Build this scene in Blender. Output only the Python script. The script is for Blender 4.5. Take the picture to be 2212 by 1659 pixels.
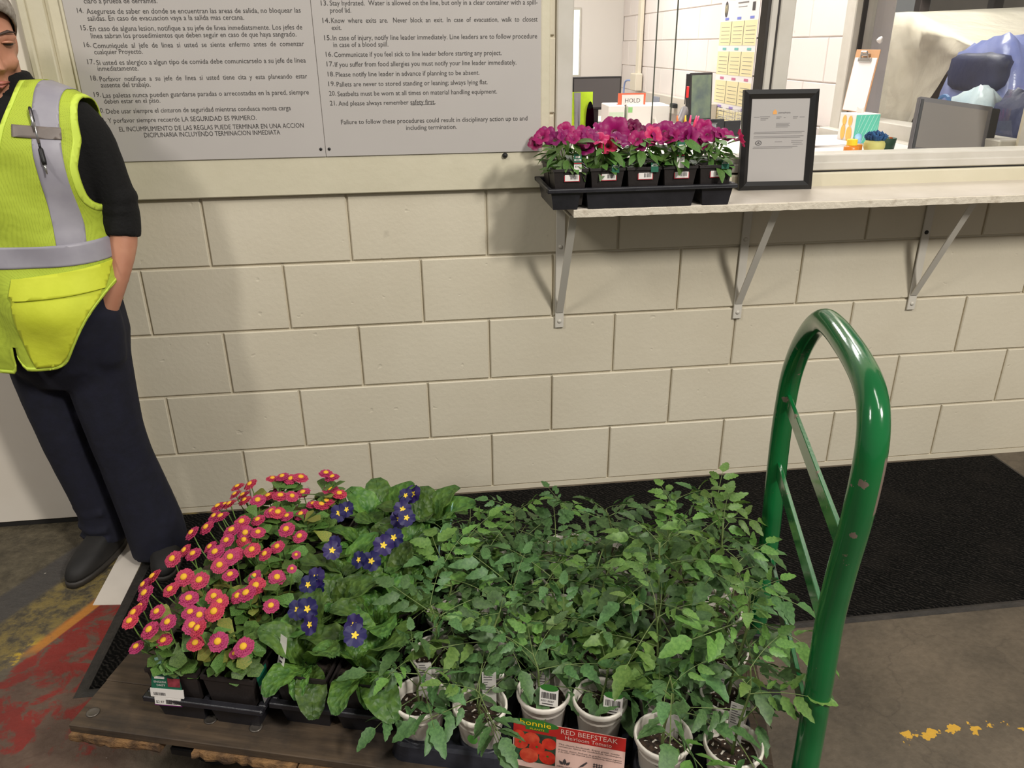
import bpy, bmesh, math, random
from mathutils import Vector, Matrix, Euler, noise as mnoise
for o in list(bpy.data.objects): bpy.data.objects.remove(o, do_unlink=True)
S = bpy.context.scene
COL = S.collection
PI = math.pi
R = math.radians

# ------------------------------------------------------------------ camera
cd = bpy.data.cameras.new('camera'); cam = bpy.data.objects.new('camera', cd); COL.objects.link(cam)
cd.sensor_fit = 'HORIZONTAL'; cd.sensor_width = 36.0; cd.lens = 36.0*1680/2212
cd.clip_start = 0.02; cd.clip_end = 100
_r = (0.99232, -0.12331, -0.00962); _u = (0.05809, 0.39599, 0.91642); _f = (0.10919, 0.90994, -0.40011)
cam.matrix_world = Matrix(((_r[0], _u[0], -_f[0], 0.19955), (_r[1], _u[1], -_f[1], -2.32327), (_r[2], _u[2], -_f[2], 1.41827), (0, 0, 0, 1)))
S.camera = cam

# ------------------------------------------------------------------ world, lights, exposure
W = bpy.data.worlds.new('warehouse_air'); S.world = W; W.use_nodes = True
W.node_tree.nodes['Background'].inputs[0].default_value = (1.0, 0.97, 0.93, 1)
W.node_tree.nodes['Background'].inputs[1].default_value = 0.20
def area(name, loc, target, size, energy, color):
    l = bpy.data.lights.new(name, 'AREA'); l.shape = 'RECTANGLE'; l.size, l.size_y = size
    l.energy = energy; l.color = color
    o = bpy.data.objects.new(name, l); COL.objects.link(o); o.location = loc
    o.rotation_euler = (Vector(target)-Vector(loc)).to_track_quat('-Z', 'Y').to_euler()
    return o
WARM = (1.0, 0.965, 0.90)
area('ceiling_strip_light', (3.0, -4.3, 4.1), (0.9, 0.0, 0.6), (0.45, 0.7), 185, WARM)
area('ceiling_strip_light', (1.3, -2.3, 4.2), (1.1, -0.9, 0.3), (0.35, 2.4), 42, WARM)
area('ceiling_strip_light', (-2.7, -2.9, 4.1), (0.0, 0.0, 0.6), (0.3, 0.8), 62, WARM)
# fluorescent panels of the office behind the window
OFFW = (1.0, 0.985, 0.97)
area('office_ceiling_light', (1.45, 1.3, 2.55), (1.5, 1.3, 0), (0.6, 1.2), 26, OFFW)
area('office_ceiling_light', (1.2, 3.6, 2.55), (1.2, 3.6, 0), (0.6, 1.2), 46, OFFW)
# added fill lamp, out of view, to brighten the packing room's plastic sheet
area('packing_room_fill', (2.48, 1.75, 2.45), (2.9, 1.7, 1.2), (0.4, 0.9), 42, (1.0, 0.95, 0.86))
S.view_settings.view_transform = 'Standard'; S.view_settings.look = 'None'
S.view_settings.gamma = 1.0; S.view_settings.use_curve_mapping = False
S.view_settings.exposure = 0.16

# ------------------------------------------------------------------ materials
MATS = {}
def nodes(name):
    m = bpy.data.materials.new(name); m.use_nodes = True
    nt = m.node_tree; b = nt.nodes['Principled BSDF']
    return m, nt, b
def link(nt, a, b): nt.links.new(a, b)
def setin(b, n, v):
    if n in b.inputs: b.inputs[n].default_value = v
def c4(c): return (c[0], c[1], c[2], 1.0)
def srgb(r, g, b):
    f = lambda x: (x/12.92 if x <= .04045 else ((x+.055)/1.055)**2.4)
    return (f(r/255), f(g/255), f(b/255))
def tex(nt, kind, scale, space='POS', detail=4, rough=.55, dist=0):
    if space == 'POS': src = nt.nodes.new('ShaderNodeNewGeometry').outputs['Position']
    else: src = nt.nodes.new('ShaderNodeTexCoord').outputs['Object']
    t = nt.nodes.new({'noise': 'ShaderNodeTexNoise', 'vor': 'ShaderNodeTexVoronoi', 'wave': 'ShaderNodeTexWave'}[kind])
    link(nt, src, t.inputs['Vector']); t.inputs['Scale'].default_value = scale
    if kind == 'noise':
        t.inputs['Detail'].default_value = detail; t.inputs['Roughness'].default_value = rough; t.inputs['Distortion'].default_value = dist
    return t
def ramp(nt, src, stops):
    r = nt.nodes.new('ShaderNodeValToRGB'); link(nt, src, r.inputs[0])
    e = r.color_ramp.elements
    while len(e) < len(stops): e.new(0.5)
    for i, (p, c) in enumerate(stops):
        e[i].position = p; e[i].color = c4(c) if isinstance(c, (tuple, list)) else (c, c, c, 1)
    return r.outputs[0]
def mix(nt, fac, a, b):
    n = nt.nodes.new('ShaderNodeMix'); n.data_type = 'RGBA'
    for i, v in ((0, fac), (6, a), (7, b)):
        if hasattr(v, 'is_output'): link(nt, v, n.inputs[i])
        else: n.inputs[i].default_value = v if i == 0 else c4(v)
    return n.outputs[2]
def math_(nt, op, a, b=None, c=None, clamp=False):
    n = nt.nodes.new('ShaderNodeMath'); n.operation = op; n.use_clamp = clamp
    for i, v in enumerate((a, b, c)):
        if v is None: continue
        if hasattr(v, 'is_output'): link(nt, v, n.inputs[i])
        else: n.inputs[i].default_value = v
    return n.outputs[0]
def sstep(nt, x, lo, hi):
    n = nt.nodes.new('ShaderNodeMapRange'); n.interpolation_type = 'SMOOTHSTEP'
    link(nt, x, n.inputs['Value']); n.inputs['From Min'].default_value = lo; n.inputs['From Max'].default_value = hi
    return n.outputs['Result']
def mat(name, col, rough=.6, col2=None, ns=8, space='OBJ', lo=.35, hi=.65, bump=None, metal=0, spec=.5, rnd=0, trans=0, coat=0, sss=0, emit=0, twoside=None):
    m, nt, b = nodes(name)
    setin(b, 'Roughness', rough); setin(b, 'Metallic', metal); setin(b, 'Specular IOR Level', spec)
    if coat: setin(b, 'Coat Weight', coat); setin(b, 'Coat Roughness', .08)
    cs = None
    if col2 is not None:
        t = tex(nt, 'noise', ns, space)
        cs = ramp(nt, t.outputs[0], [(lo, col), (hi, col2)])
    if rnd:
        oi = nt.nodes.new('ShaderNodeObjectInfo')
        h = nt.nodes.new('ShaderNodeHueSaturation')
        if cs is not None: link(nt, cs, h.inputs['Color'])
        else: h.inputs['Color'].default_value = c4(col)
        v = math_(nt, 'MULTIPLY_ADD', oi.outputs['Random'], 2*rnd, 1-rnd); link(nt, v, h.inputs['Value'])
        w = math_(nt, 'MULTIPLY_ADD', oi.outputs['Random'], .03, .485); link(nt, w, h.inputs['Hue'])
        cs = h.outputs[0]
    if cs is not None: link(nt, cs, b.inputs['Base Color'])
    else: b.inputs['Base Color'].default_value = c4(col)
    if bump:
        t = tex(nt, bump[2] if len(bump) > 2 else 'noise', bump[0], space, detail=6)
        bn = nt.nodes.new('ShaderNodeBump'); bn.inputs['Strength'].default_value = bump[1]; bn.inputs['Distance'].default_value = bump[3] if len(bump) > 3 else .01
        link(nt, t.outputs[0], bn.inputs['Height']); link(nt, bn.outputs[0], b.inputs['Normal'])
    if trans:
        # thin leaf tissue: part of the light passes through
        tr = nt.nodes.new('ShaderNodeBsdfTranslucent'); mx = nt.nodes.new('ShaderNodeMixShader'); mx.inputs[0].default_value = trans
        if cs is not None: link(nt, cs, tr.inputs[0])
        else: tr.inputs[0].default_value = c4(col)
        out = nt.nodes['Material Output']
        link(nt, b.outputs[0], mx.inputs[1]); link(nt, tr.outputs[0], mx.inputs[2]); link(nt, mx.outputs[0], out.inputs[0])
    if emit:
        setin(b, 'Emission Strength', emit); b.inputs['Emission Color'].default_value = c4(col)
    MATS[name] = m
    return m
def glass(name, tint=(.97, .98, .97), gl=.06):
    m, nt, b = nodes(name); nt.nodes.remove(b)
    t = nt.nodes.new('ShaderNodeBsdfTransparent'); t.inputs[0].default_value = c4(tint)
    g = nt.nodes.new('ShaderNodeBsdfGlossy'); g.inputs['Roughness'].default_value = .02
    lw = nt.nodes.new('ShaderNodeLayerWeight'); lw.inputs[0].default_value = .5
    fr = math_(nt, 'MULTIPLY_ADD', math_(nt, 'POWER', lw.outputs['Facing'], 4.0), .5, .035)
    mx = nt.nodes.new('ShaderNodeMixShader'); link(nt, fr, mx.inputs[0])
    link(nt, t.outputs[0], mx.inputs[1]); link(nt, g.outputs[0], mx.inputs[2]); link(nt, mx.outputs[0], nt.nodes['Material Output'].inputs[0])
    MATS[name] = m
    return m

# ------------------------------------------------------------------ mesh building
class MB:
    def __init__(s): s.v = []; s.f = []; s.m = []
    def add(s, vs, fs, mi=0):
        o = len(s.v); s.v += [tuple(p) for p in vs]; s.f += [tuple(i+o for i in f) for f in fs]; s.m += [mi]*len(fs); return s
    def box(s, x0, x1, y0, y1, z0, z1, mi=0):
        return s.add([(x0,y0,z0),(x1,y0,z0),(x1,y1,z0),(x0,y1,z0),(x0,y0,z1),(x1,y0,z1),(x1,y1,z1),(x0,y1,z1)],
                     [(0,3,2,1),(4,5,6,7),(0,1,5,4),(1,2,6,5),(2,3,7,6),(3,0,4,7)], mi)
    def cbox(s, x0, x1, y0, y1, z0, z1, c=.004, mi=0):
        # box with its twelve edges chamfered
        v = []
        for sx, X, ix in ((0, x0, 1), (1, x1, -1)):
            for sy, Y, iy in ((0, y0, 1), (1, y1, -1)):
                for sz, Z, iz in ((0, z0, 1), (1, z1, -1)):
                    v += [(X, Y+iy*c, Z+iz*c), (X+ix*c, Y, Z+iz*c), (X+ix*c, Y+iy*c, Z)]
        I = lambda a, b, d, k: (a*4+b*2+d)*3+k
        f = []
        for a in (0, 1):
            q = [I(a,0,0,0), I(a,1,0,0), I(a,1,1,0), I(a,0,1,0)]; f.append(q if a else q[::-1])
            q = [I(0,a,0,1), I(1,a,0,1), I(1,a,1,1), I(0,a,1,1)]; f.append(q[::-1] if a else q)
            q = [I(0,0,a,2), I(1,0,a,2), I(1,1,a,2), I(0,1,a,2)]; f.append(q if a else q[::-1])
        for a in (0, 1):
            for b in (0, 1):
                f.append([I(a,b,0,0), I(a,b,1,0), I(a,b,1,1), I(a,b,0,1)])
                f.append([I(a,0,b,0), I(a,1,b,0), I(a,1,b,2), I(a,0,b,2)])
                f.append([I(0,a,b,1), I(1,a,b,1), I(1,a,b,2), I(0,a,b,2)])
                for d in (0, 1): f.append([I(a,b,d,0), I(a,b,d,1), I(a,b,d,2)])
        return s.add(v, f, mi)
    def frus(s, b0, b1, z0, z1, mi=0, top=True, bottom=True):
        # b0, b1 = (x0,x1,y0,y1) at z0 and at z1
        (a,b,c,d), (e,f,g,h) = b0, b1
        fs = [(0,1,5,4),(1,2,6,5),(2,3,7,6),(3,0,4,7)]
        if bottom: fs.append((0,3,2,1))
        if top: fs.append((4,5,6,7))
        return s.add([(a,c,z0),(b,c,z0),(b,d,z0),(a,d,z0),(e,g,z1),(f,g,z1),(f,h,z1),(e,h,z1)], fs, mi)
    def tube(s, path, r, n=8, mi=0, caps=True, flat=None):
        P = [Vector(p) for p in path]; k = len(P); up = None; vs = []
        for i, p in enumerate(P):
            t = (P[min(i+1, k-1)]-P[max(i-1, 0)])
            t = t.normalized() if t.length > 1e-9 else Vector((0, 0, 1))
            if up is None: up = Vector((1, 0, 0)) if abs(t.x) < .8 else Vector((0, 1, 0))
            a = (up-t*up.dot(t)).normalized(); b = t.cross(a); up = a
            rr = r[i] if isinstance(r, (list, tuple)) else r
            fl = flat or 1
            for j in range(n):
                w = 2*PI*j/n; vs.append(p+a*math.cos(w)*rr+b*math.sin(w)*rr*fl)
        fs = [(i*n+j, i*n+(j+1) % n, (i+1)*n+(j+1) % n, (i+1)*n+j) for i in range(k-1) for j in range(n)]
        if caps: fs += [tuple(range(n))[::-1], tuple((k-1)*n+j for j in range(n))]
        return s.add(vs, fs, mi)
    def lathe(s, prof, n=20, mi=0, c=(0, 0, 0), sq=None):
        vs = []; k = len(prof)
        for r, z in prof:
            for j in range(n):
                a = 2*PI*j/n; vs.append((c[0]+r*math.cos(a), c[1]+r*math.sin(a), c[2]+z))
        fs = [(i*n+j, i*n+(j+1) % n, (i+1)*n+(j+1) % n, (i+1)*n+j) for i in range(k-1) for j in range(n)]
        if prof[0][0] > 1e-5: fs.append(tuple(range(n))[::-1])
        if prof[-1][0] > 1e-5: fs.append(tuple((k-1)*n+j for j in range(n)))
        return s.add(vs, fs, mi)
    def grid(s, fn, nu, nv, mi=0):
        vs = [fn(i/nu, j/nv) for i in range(nu+1) for j in range(nv+1)]; w = nv+1
        return s.add(vs, [(i*w+j, (i+1)*w+j, (i+1)*w+j+1, i*w+j+1) for i in range(nu) for j in range(nv)], mi)
    def xf(s, M):
        s.v = [tuple(M @ Vector(p)) for p in s.v]; return s
    def join(s, o, M=None, mi=None):
        vs = [tuple(M @ Vector(p)) for p in o.v] if M else o.v
        b = len(s.v); s.v += vs; s.f += [tuple(i+b for i in f) for f in o.f]; s.m += (o.m if mi is None else [mi]*len(o.f)); return s
    def mesh(s, name, mats, smooth=False):
        me = bpy.data.meshes.new(name); me.from_pydata(s.v, [], s.f)
        for m in (mats if isinstance(mats, (list, tuple)) else [mats]): me.materials.append(MATS[m] if isinstance(m, str) else m)
        if max(s.m, default=0): me.polygons.foreach_set('material_index', s.m)
        if smooth: me.polygons.foreach_set('use_smooth', [True]*len(s.f))
        me.validate(); me.update()
        return me
def obj(name, me, mats=None, parent=None, loc=(0, 0, 0), rot=(0, 0, 0), scale=(1, 1, 1), smooth=False):
    if isinstance(me, MB): me = me.mesh(name, mats, smooth)
    o = bpy.data.objects.new(name, me); COL.objects.link(o)
    o.parent = parent; o.location = loc; o.rotation_euler = rot
    o.scale = scale if isinstance(scale, (tuple, list)) else (scale,)*3
    return o
def tag(o, label, cat, group=None):
    o['label'] = label; o['category'] = cat
    if group: o['group'] = group
    return o
def thing(name, label, cat, loc=(0, 0, 0), rotz=0, group=None, rot=None):
    o = bpy.data.objects.new(name, None); COL.objects.link(o); o.empty_display_size = .05
    o.location = loc; o.rotation_euler = rot or (0, 0, rotz)
    return tag(o, label, cat, group)
def struct(name, mb, mats, smooth=False, **k):
    o = obj(name, mb, mats, smooth=smooth, **k)
    o['kind'] = 'structure'; return o
def bevel(o, w, seg=2):
    m = o.modifiers.new('bevel', 'BEVEL'); m.width = w; m.segments = seg; m.limit_method = 'ANGLE'; return o
def catmull(P, n=6):
    P = [Vector(p) for p in P]; out = []
    for i in range(len(P)-1):
        a, b, c, d = P[max(i-1, 0)], P[i], P[i+1], P[min(i+2, len(P)-1)]
        for k in range(n):
            t = k/n
            out.append(.5*((2*b)+(c-a)*t+(2*a-5*b+4*c-d)*t*t+(3*b-a-3*c+d)*t**3))
    out.append(P[-1]); return out
def loftrings(rings, n=24, pw=2.0):
    # rings: (cx, cy, z, a, b) superellipse cross-sections, closed at both ends
    m = MB(); vs = []
    for cx, cy, z, a, b in rings:
        for j in range(n):
            t = 2*PI*j/n; c, s_ = math.cos(t), math.sin(t)
            q = (abs(c)**pw+abs(s_)**pw)**(-1/pw)
            vs.append((cx+a*c*q, cy+b*s_*q, z))
    k = len(rings)
    fs = [(i*n+j, i*n+(j+1) % n, (i+1)*n+(j+1) % n, (i+1)*n+j) for i in range(k-1) for j in range(n)]
    fs += [tuple(range(n))[::-1], tuple((k-1)*n+j for j in range(n))]
    return m.add(vs, fs)
def remeshed(mb, voxel, smooth_it=6, fac=.5):
    me = mb.mesh('tmp', []); o = bpy.data.objects.new('tmp', me); COL.objects.link(o)
    a = o.modifiers.new('r', 'REMESH'); a.mode = 'VOXEL'; a.voxel_size = voxel
    b = o.modifiers.new('s', 'SMOOTH'); b.iterations = smooth_it; b.factor = fac
    dg = bpy.context.evaluated_depsgraph_get(); e = o.evaluated_get(dg)
    out = bpy.data.meshes.new_from_object(e); bpy.data.objects.remove(o, do_unlink=True)
    bpy.data.meshes.remove(me)
    return out
def text_mb(txt, width, height, mi=0, align='L', sx=None):
    # flat letters in the local XZ plane facing -Y, scaled to the wanted width and cap height
    cu = bpy.data.curves.new('t', 'FONT'); cu.body = txt; cu.size = 1; cu.resolution_u = 2
    o = bpy.data.objects.new('t', cu); COL.objects.link(o)
    dg = bpy.context.evaluated_depsgraph_get(); dg.update()
    me = bpy.data.meshes.new_from_object(o.evaluated_get(dg))
    xs = [v.co.x for v in me.vertices]; m = MB()
    if xs:
        x0, x1 = min(xs), max(xs); k = height/0.70; kx = (width/(x1-x0)) if width else k*(sx or 1)
        off = -x0*kx - ((x1-x0)*kx/2 if align == 'C' else 0)
        m.add([(v.co.x*kx+off, 0, v.co.y*k) for v in me.vertices], [tuple(p.vertices) for p in me.polygons], mi)
    bpy.data.objects.remove(o, do_unlink=True); bpy.data.curves.remove(cu); bpy.data.meshes.remove(me)
    return m
T3 = Matrix.Translation
# ------------------------------------------------------------------ setting
def m_floor():
    m, nt, b = nodes('painted_concrete'); MATS['painted_concrete'] = m
    pos = nt.nodes.new('ShaderNodeNewGeometry').outputs['Position']
    sp = nt.nodes.new('ShaderNodeSeparateXYZ'); link(nt, pos, sp.inputs[0]); X, Y = sp.outputs[0], sp.outputs[1]
    n1 = tex(nt, 'noise', 4.0, detail=9, rough=.62); n2 = tex(nt, 'noise', 60, detail=6); n3 = tex(nt, 'noise', 22, detail=8, rough=.7); n4 = tex(nt, 'noise', 11, detail=9, rough=.66, dist=.4)
    base = ramp(nt, n1.outputs[0], [(.3, srgb(80, 72, 62)), (.5, srgb(98, 88, 75)), (.72, srgb(111, 99, 84))])
    fine = ramp(nt, n2.outputs[0], [(.3, .82), (.7, 1.08)])
    mm = nt.nodes.new('ShaderNodeMix'); mm.data_type = 'RGBA'; mm.blend_type = 'MULTIPLY'; mm.inputs[0].default_value = 1
    link(nt, base, mm.inputs[6]); link(nt, fine, mm.inputs[7]); col = mm.outputs[2]
    # hairline cracks
    v = tex(nt, 'vor', 2.3); v.feature = 'DISTANCE_TO_EDGE'
    nv = nt.nodes.new('ShaderNodeVectorMath'); nv.operation = 'ADD'; link(nt, pos, nv.inputs[0])
    nd = tex(nt, 'noise', 6, detail=6); sc = nt.nodes.new('ShaderNodeVectorMath'); sc.operation = 'SCALE'; sc.inputs['Scale'].default_value = .25
    link(nt, nd.outputs['Color'], sc.inputs[0]); link(nt, sc.outputs[0], nv.inputs[1]); link(nt, nv.outputs[0], v.inputs['Vector'])
    cr = math_(nt, 'MULTIPLY', sstep(nt, v.outputs['Distance'], .012, 0.0), .35)
    col = mix(nt, cr, col, srgb(70, 62, 54))
    # signed distance across the old diagonal line of yellow paint by the door
    d = math_(nt, 'ADD', math_(nt, 'MULTIPLY', X, .881), math_(nt, 'MULTIPLY', Y, -.473))
    left = sstep(nt, X, -.45, -.6)
    rough = math_(nt, 'MULTIPLY', sstep(nt, d, -.44, -.50), left)      # rough bare screed beyond the line
    col = mix(nt, math_(nt, 'MULTIPLY', rough, .75), col, ramp(nt, n3.outputs[0], [(.35, srgb(56, 51, 38)), (.65, srgb(108, 99, 78))]))
    band = math_(nt, 'MULTIPLY', sstep(nt, d, -.65, -.60), sstep(nt, d, -.445, -.465))
    band = math_(nt, 'MULTIPLY', math_(nt, 'MULTIPLY', band, left), sstep(nt, n3.outputs[0], .40, .60))
    col = mix(nt, math_(nt, 'MULTIPLY', band, .65), col, srgb(140, 120, 58))
    edge = math_(nt, 'MULTIPLY', sstep(nt, d, -.50, -.47), sstep(nt, d, -.445, -.46))
    edge = math_(nt, 'MULTIPLY', math_(nt, 'MULTIPLY', edge, left), math_(nt, 'MULTIPLY', sstep(nt, n3.outputs[0], .50, .58), sstep(nt, Y, -.55, -.62)))
    col = mix(nt, edge, col, srgb(186, 156, 52))
    grey = math_(nt, 'MULTIPLY', math_(nt, 'MULTIPLY', sstep(nt, d, -.74, -.72), sstep(nt, d, -.615, -.635)), sstep(nt, X, -.86, -.90))
    col = mix(nt, math_(nt, 'MULTIPLY', grey, .85), col, srgb(72, 69, 68))
    # red paint, worn through in patches
    dn = math_(nt, 'ADD', d, math_(nt, 'MULTIPLY', math_(nt, 'SUBTRACT', n4.outputs[0], .5), .18))
    red = math_(nt, 'MULTIPLY', sstep(nt, dn, -.45, -.43), sstep(nt, X, -.40, -.55))
    red = math_(nt, 'MULTIPLY', red, sstep(nt, Y, -.36, -.42))
    wear = sstep(nt, n4.outputs[0], .40, .52)
    wear2 = math_(nt, 'ADD', math_(nt, 'MULTIPLY', sstep(nt, Y, -.85, -1.05), -.12), n4.outputs[0])
    wear = sstep(nt, wear2, .43, .52)
    redc = ramp(nt, n1.outputs[0], [(.35, srgb(116, 32, 28)), (.6, srgb(150, 40, 34))])
    col = mix(nt, math_(nt, 'MULTIPLY', red, math_(nt, 'MULTIPLY', wear, .95)), col, redc)
    stain = math_(nt, 'MULTIPLY', red, .35); col = mix(nt, stain, col, srgb(92, 52, 46))
    # the orange line over the red
    ol = math_(nt, 'MULTIPLY', sstep(nt, d, -.475, -.455), sstep(nt, d, -.430, -.437))
    ol = math_(nt, 'MULTIPLY', ol, math_(nt, 'MULTIPLY', sstep(nt, Y, -.66, -.60), sstep(nt, Y, -.37, -.44)))
    ol = math_(nt, 'MULTIPLY', ol, sstep(nt, n4.outputs[0], .30, .46))
    col = mix(nt, ol, col, srgb(176, 116, 52))
    # crumbs of a yellow line on the right
    yl = math_(nt, 'ABSOLUTE', math_(nt, 'ADD', math_(nt, 'ADD', Y, math_(nt, 'MULTIPLY', X, .03)), 1.128))
    yl = math_(nt, 'MULTIPLY', sstep(nt, yl, .035, .002), sstep(nt, X, 1.08, 1.22))
    n5 = tex(nt, 'noise', 26, detail=3)
    fl = sstep(nt, math_(nt, 'ADD', math_(nt, 'MULTIPLY', yl, .21), n5.outputs[0]), .705, .725)
    col = mix(nt, math_(nt, 'MULTIPLY', fl, sstep(nt, yl, .02, .1)), col, srgb(206, 160, 60))
    n6 = tex(nt, 'noise', 34, detail=1)
    ws = sstep(nt, n6.outputs[0], .79, .81); col = mix(nt, ws, col, srgb(170, 162, 150))
    link(nt, col, b.inputs['Base Color']); setin(b, 'Roughness', .55); setin(b, 'Specular IOR Level', .35)
    bn = nt.nodes.new('ShaderNodeBump'); bn.inputs['Strength'].default_value = .5; bn.inputs['Distance'].default_value = .006
    hh = math_(nt, 'ADD', n2.outputs[0], math_(nt, 'MULTIPLY', math_(nt, 'MULTIPLY', rough, n3.outputs[0]), 5)); link(nt, hh, bn.inputs['Height']); link(nt, bn.outputs[0], b.inputs['Normal'])
m_floor()
def m_block(name, a, b_, strength=.35):
    m, nt, b = nodes(name); MATS[name] = m
    n1 = tex(nt, 'noise', 2.2, detail=5); n2 = tex(nt, 'noise', 70, detail=5); n3 = tex(nt, 'noise', 26, detail=2)
    col = ramp(nt, n1.outputs[0], [(.3, a), (.7, b_)])
    n4 = tex(nt, 'noise', 14, detail=2)
    scuff = sstep(nt, n4.outputs[0], .74, .80); col = mix(nt, math_(nt, 'MULTIPLY', scuff, .22), col, srgb(120, 110, 95))
    link(nt, col, b.inputs['Base Color']); setin(b, 'Roughness', .42); setin(b, 'Specular IOR Level', .4)
    pits = sstep(nt, n3.outputs[0], .70, .78)
    h = math_(nt, 'SUBTRACT', math_(nt, 'MULTIPLY', n2.outputs[0], .6), math_(nt, 'MULTIPLY', pits, .8))
    bn = nt.nodes.new('ShaderNodeBump'); bn.inputs['Strength'].default_value = strength; bn.inputs['Distance'].default_value = .004
    link(nt, h, bn.inputs['Height']); link(nt, bn.outputs[0], b.inputs['Normal'])
m_block('cream_block_paint', srgb(206, 196, 174), srgb(216, 207, 186))
m_block('office_block_paint', srgb(230, 220, 215), srgb(236, 227, 222), .2)
mat('cream_board_paint', srgb(205, 197, 172), .45, srgb(212, 204, 180), 5, bump=(30, .12))
mat('office_paint', srgb(226, 220, 212), .6)
mat('office_floor', srgb(150, 145, 138), .5, srgb(160, 154, 146), 3)
mat('window_aluminium', srgb(196, 190, 178), .4, srgb(206, 200, 190), 9)
mat('window_dark_seal', srgb(46, 40, 34), .6)
mat('glass_edge', srgb(66, 72, 60), .3)
glass('clear_glass')
mat('door_paint', srgb(222, 212, 198), .4, srgb(226, 217, 204), 4)
mat('dark_gap', srgb(28, 25, 22), .8)

fl = struct('floor', MB().box(-4, 6, -6, .19, -.12, 0), 'painted_concrete')

# front wall: recessed mortar core, every block laid on it
CH = .2032
Z0 = .015
XR = 2.62            # the wall goes on to the right, out of the picture
core = MB()
core.box(-2.1, .612, .005, .19, 0, 2.6); core.box(.612, XR, .005, .19, 0, 1.03); core.box(.612, XR, .005, .19, 2.05, 2.6); core.box(2.23, XR, .005, .19, 1.03, 2.05)
core.box(-.70, XR, -.004, .01, 0, .016)      # white paint fillet along the floor
wall = struct('wall_front', core, 'cream_block_paint')
BL = {}
def block(par, x0, x1, z, matn, lay='x', face=0.0, zc=CH):
    w = x1-x0
    if w < .03: return
    key = (round(w, 3), matn, lay, round(zc, 3))
    if key not in BL:
        j = .0032; y0, y1 = -.0035, .02; h = zc
        mb = MB(); a, b, c, d = j, w-j, j, h-j; e = .0028
        vs = [(a, y1, c), (b, y1, c), (b, y1, d), (a, y1, d), (a, y0+e, c), (b, y0+e, c), (b, y0+e, d), (a, y0+e, d), (a+e, y0, c+e), (b-e, y0, c+e), (b-e, y0, d-e), (a+e, y0, d-e)]
        mb.add(vs, [(0, 1, 5, 4), (1, 2, 6, 5), (2, 3, 7, 6), (3, 0, 4, 7), (4, 5, 9, 8), (5, 6, 10, 9), (6, 7, 11, 10), (7, 4, 8, 11), (8, 9, 10, 11)])
        BL[key] = mb.mesh('block', matn)
    o = bpy.data.objects.new('block', BL[key]); COL.objects.link(o); o.parent = par
    if lay == 'x': o.location = (x0, face+random.uniform(-.0008, .0008), z)
    else: o.location = (face, x1, z); o.rotation_euler = (0, 0, -PI/2)
    return o
random.seed(4)
H = .2032
for k in range(0, 11):
    z = Z0+k*CH
    off = 0 if k % 2 == 0 else H         # running bond, joints as in the photograph
    x = off-2*H*5
    while x < XR:
        a, b = max(x, -1.70), min(x+2*H, XR); x += 2*H
        if k >= 5: b = min(b, .612)
        # the doorway on the left
        if a < -.80 and k < 10: a = max(a, -.80)
        if b-a > .03: block(wall, a, b, z, 'cream_block_paint')

# board that carries the notices, the casing beside it and the door
mb = MB().cbox(-.664, .592, -.022, 0, 1.030, 1.80, .003).cbox(-.701, -.662, -.014, 0, 1.030, 1.80, .003)
trim = struct('trim_1', mb, 'cream_board_paint')
mb = MB().cbox(-.742, -.700, -.030, .0, 0, 2.06, .003).cbox(-.758, -.740, -.040, .0, 0, 2.06, .004)
struct('trim_2', mb, 'cream_board_paint')
mb = MB().cbox(-1.72, -.758, -.012, .03, .018, 2.04, .003)
door = struct('door_1', mb, 'door_paint')
obj('door_gap_shade', MB().box(-1.72, -.76, -.008, .03, .001, .016), 'dark_gap', door)  # dark strip standing in for the shaded gap under the door
mb = MB().lathe([(.0, 0), (.012, .0), (.012, .03), (.027, .04), (.031, .055), (.024, .072), (0, .078)], 16)
obj('door_knob', mb.xf(T3((-1.62, -.012, .98)) @ Matrix.Rotation(R(90), 4, 'X')), mat('brass', srgb(170, 140, 80), .3, metal=1), door, smooth=True)

# sliding service window
win = struct('window_1', MB().cbox(.612, .660, -.006, .15, 1.05, 2.05, .004), 'window_aluminium')
obj('window_sill', MB().cbox(.612, 2.23, -.012, .17, 1.000, 1.048, .004), 'cream_board_paint', win)
obj('sill_gap', MB().box(.660, 2.21, .004, .10, 1.047, 1.054), 'dark_gap', win)
obj('bottom_rail', MB().cbox(.660, 2.21, .000, .03, 1.053, 1.078, .003).cbox(.660, 2.21, .012, .10, 1.060, 1.098, .003), 'window_aluminium', win)
obj('mullion', MB().cbox(1.226, 1.246, -.002, .05, 1.09, 2.05, .003).cbox(1.256, 1.302, .006, .06, 1.09, 2.05, .003), 'window_aluminium', win)
obj('mullion_seal', MB().box(1.217, 1.227, .004, .05, 1.09, 2.05).box(1.245, 1.257, .010, .05, 1.09, 2.05), 'window_dark_seal', win)
obj('top_rail', MB().cbox(.660, 2.21, .0, .10, 2.01, 2.05, .003), 'window_aluminium', win)
obj('right_jamb', MB().cbox(2.205, 2.235, -.006, .15, 1.05, 2.05, .003), 'window_aluminium', win)
def pane(x0, x1, y, le=False, re=False):
    o = obj('pane', MB().add([(x0, y, 1.096), (x1, y, 1.096), (x1, y, 2.02), (x0, y, 2.02)], [(0, 1, 2, 3)]), 'clear_glass', win)
    if le: obj('pane_edge', MB().box(x0-.0012, x0+.0012, y-.003, y+.003, 1.096, 2.02), 'glass_edge', o)
    if re: obj('pane_edge', MB().box(x1-.0012, x1+.0012, y-.003, y+.003, 1.096, 2.02), 'glass_edge', o)
pane(.66, .962, .026, re=True); pane(.912, 1.24, .050, le=True); pane(1.30, 2.205, .035)

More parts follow.
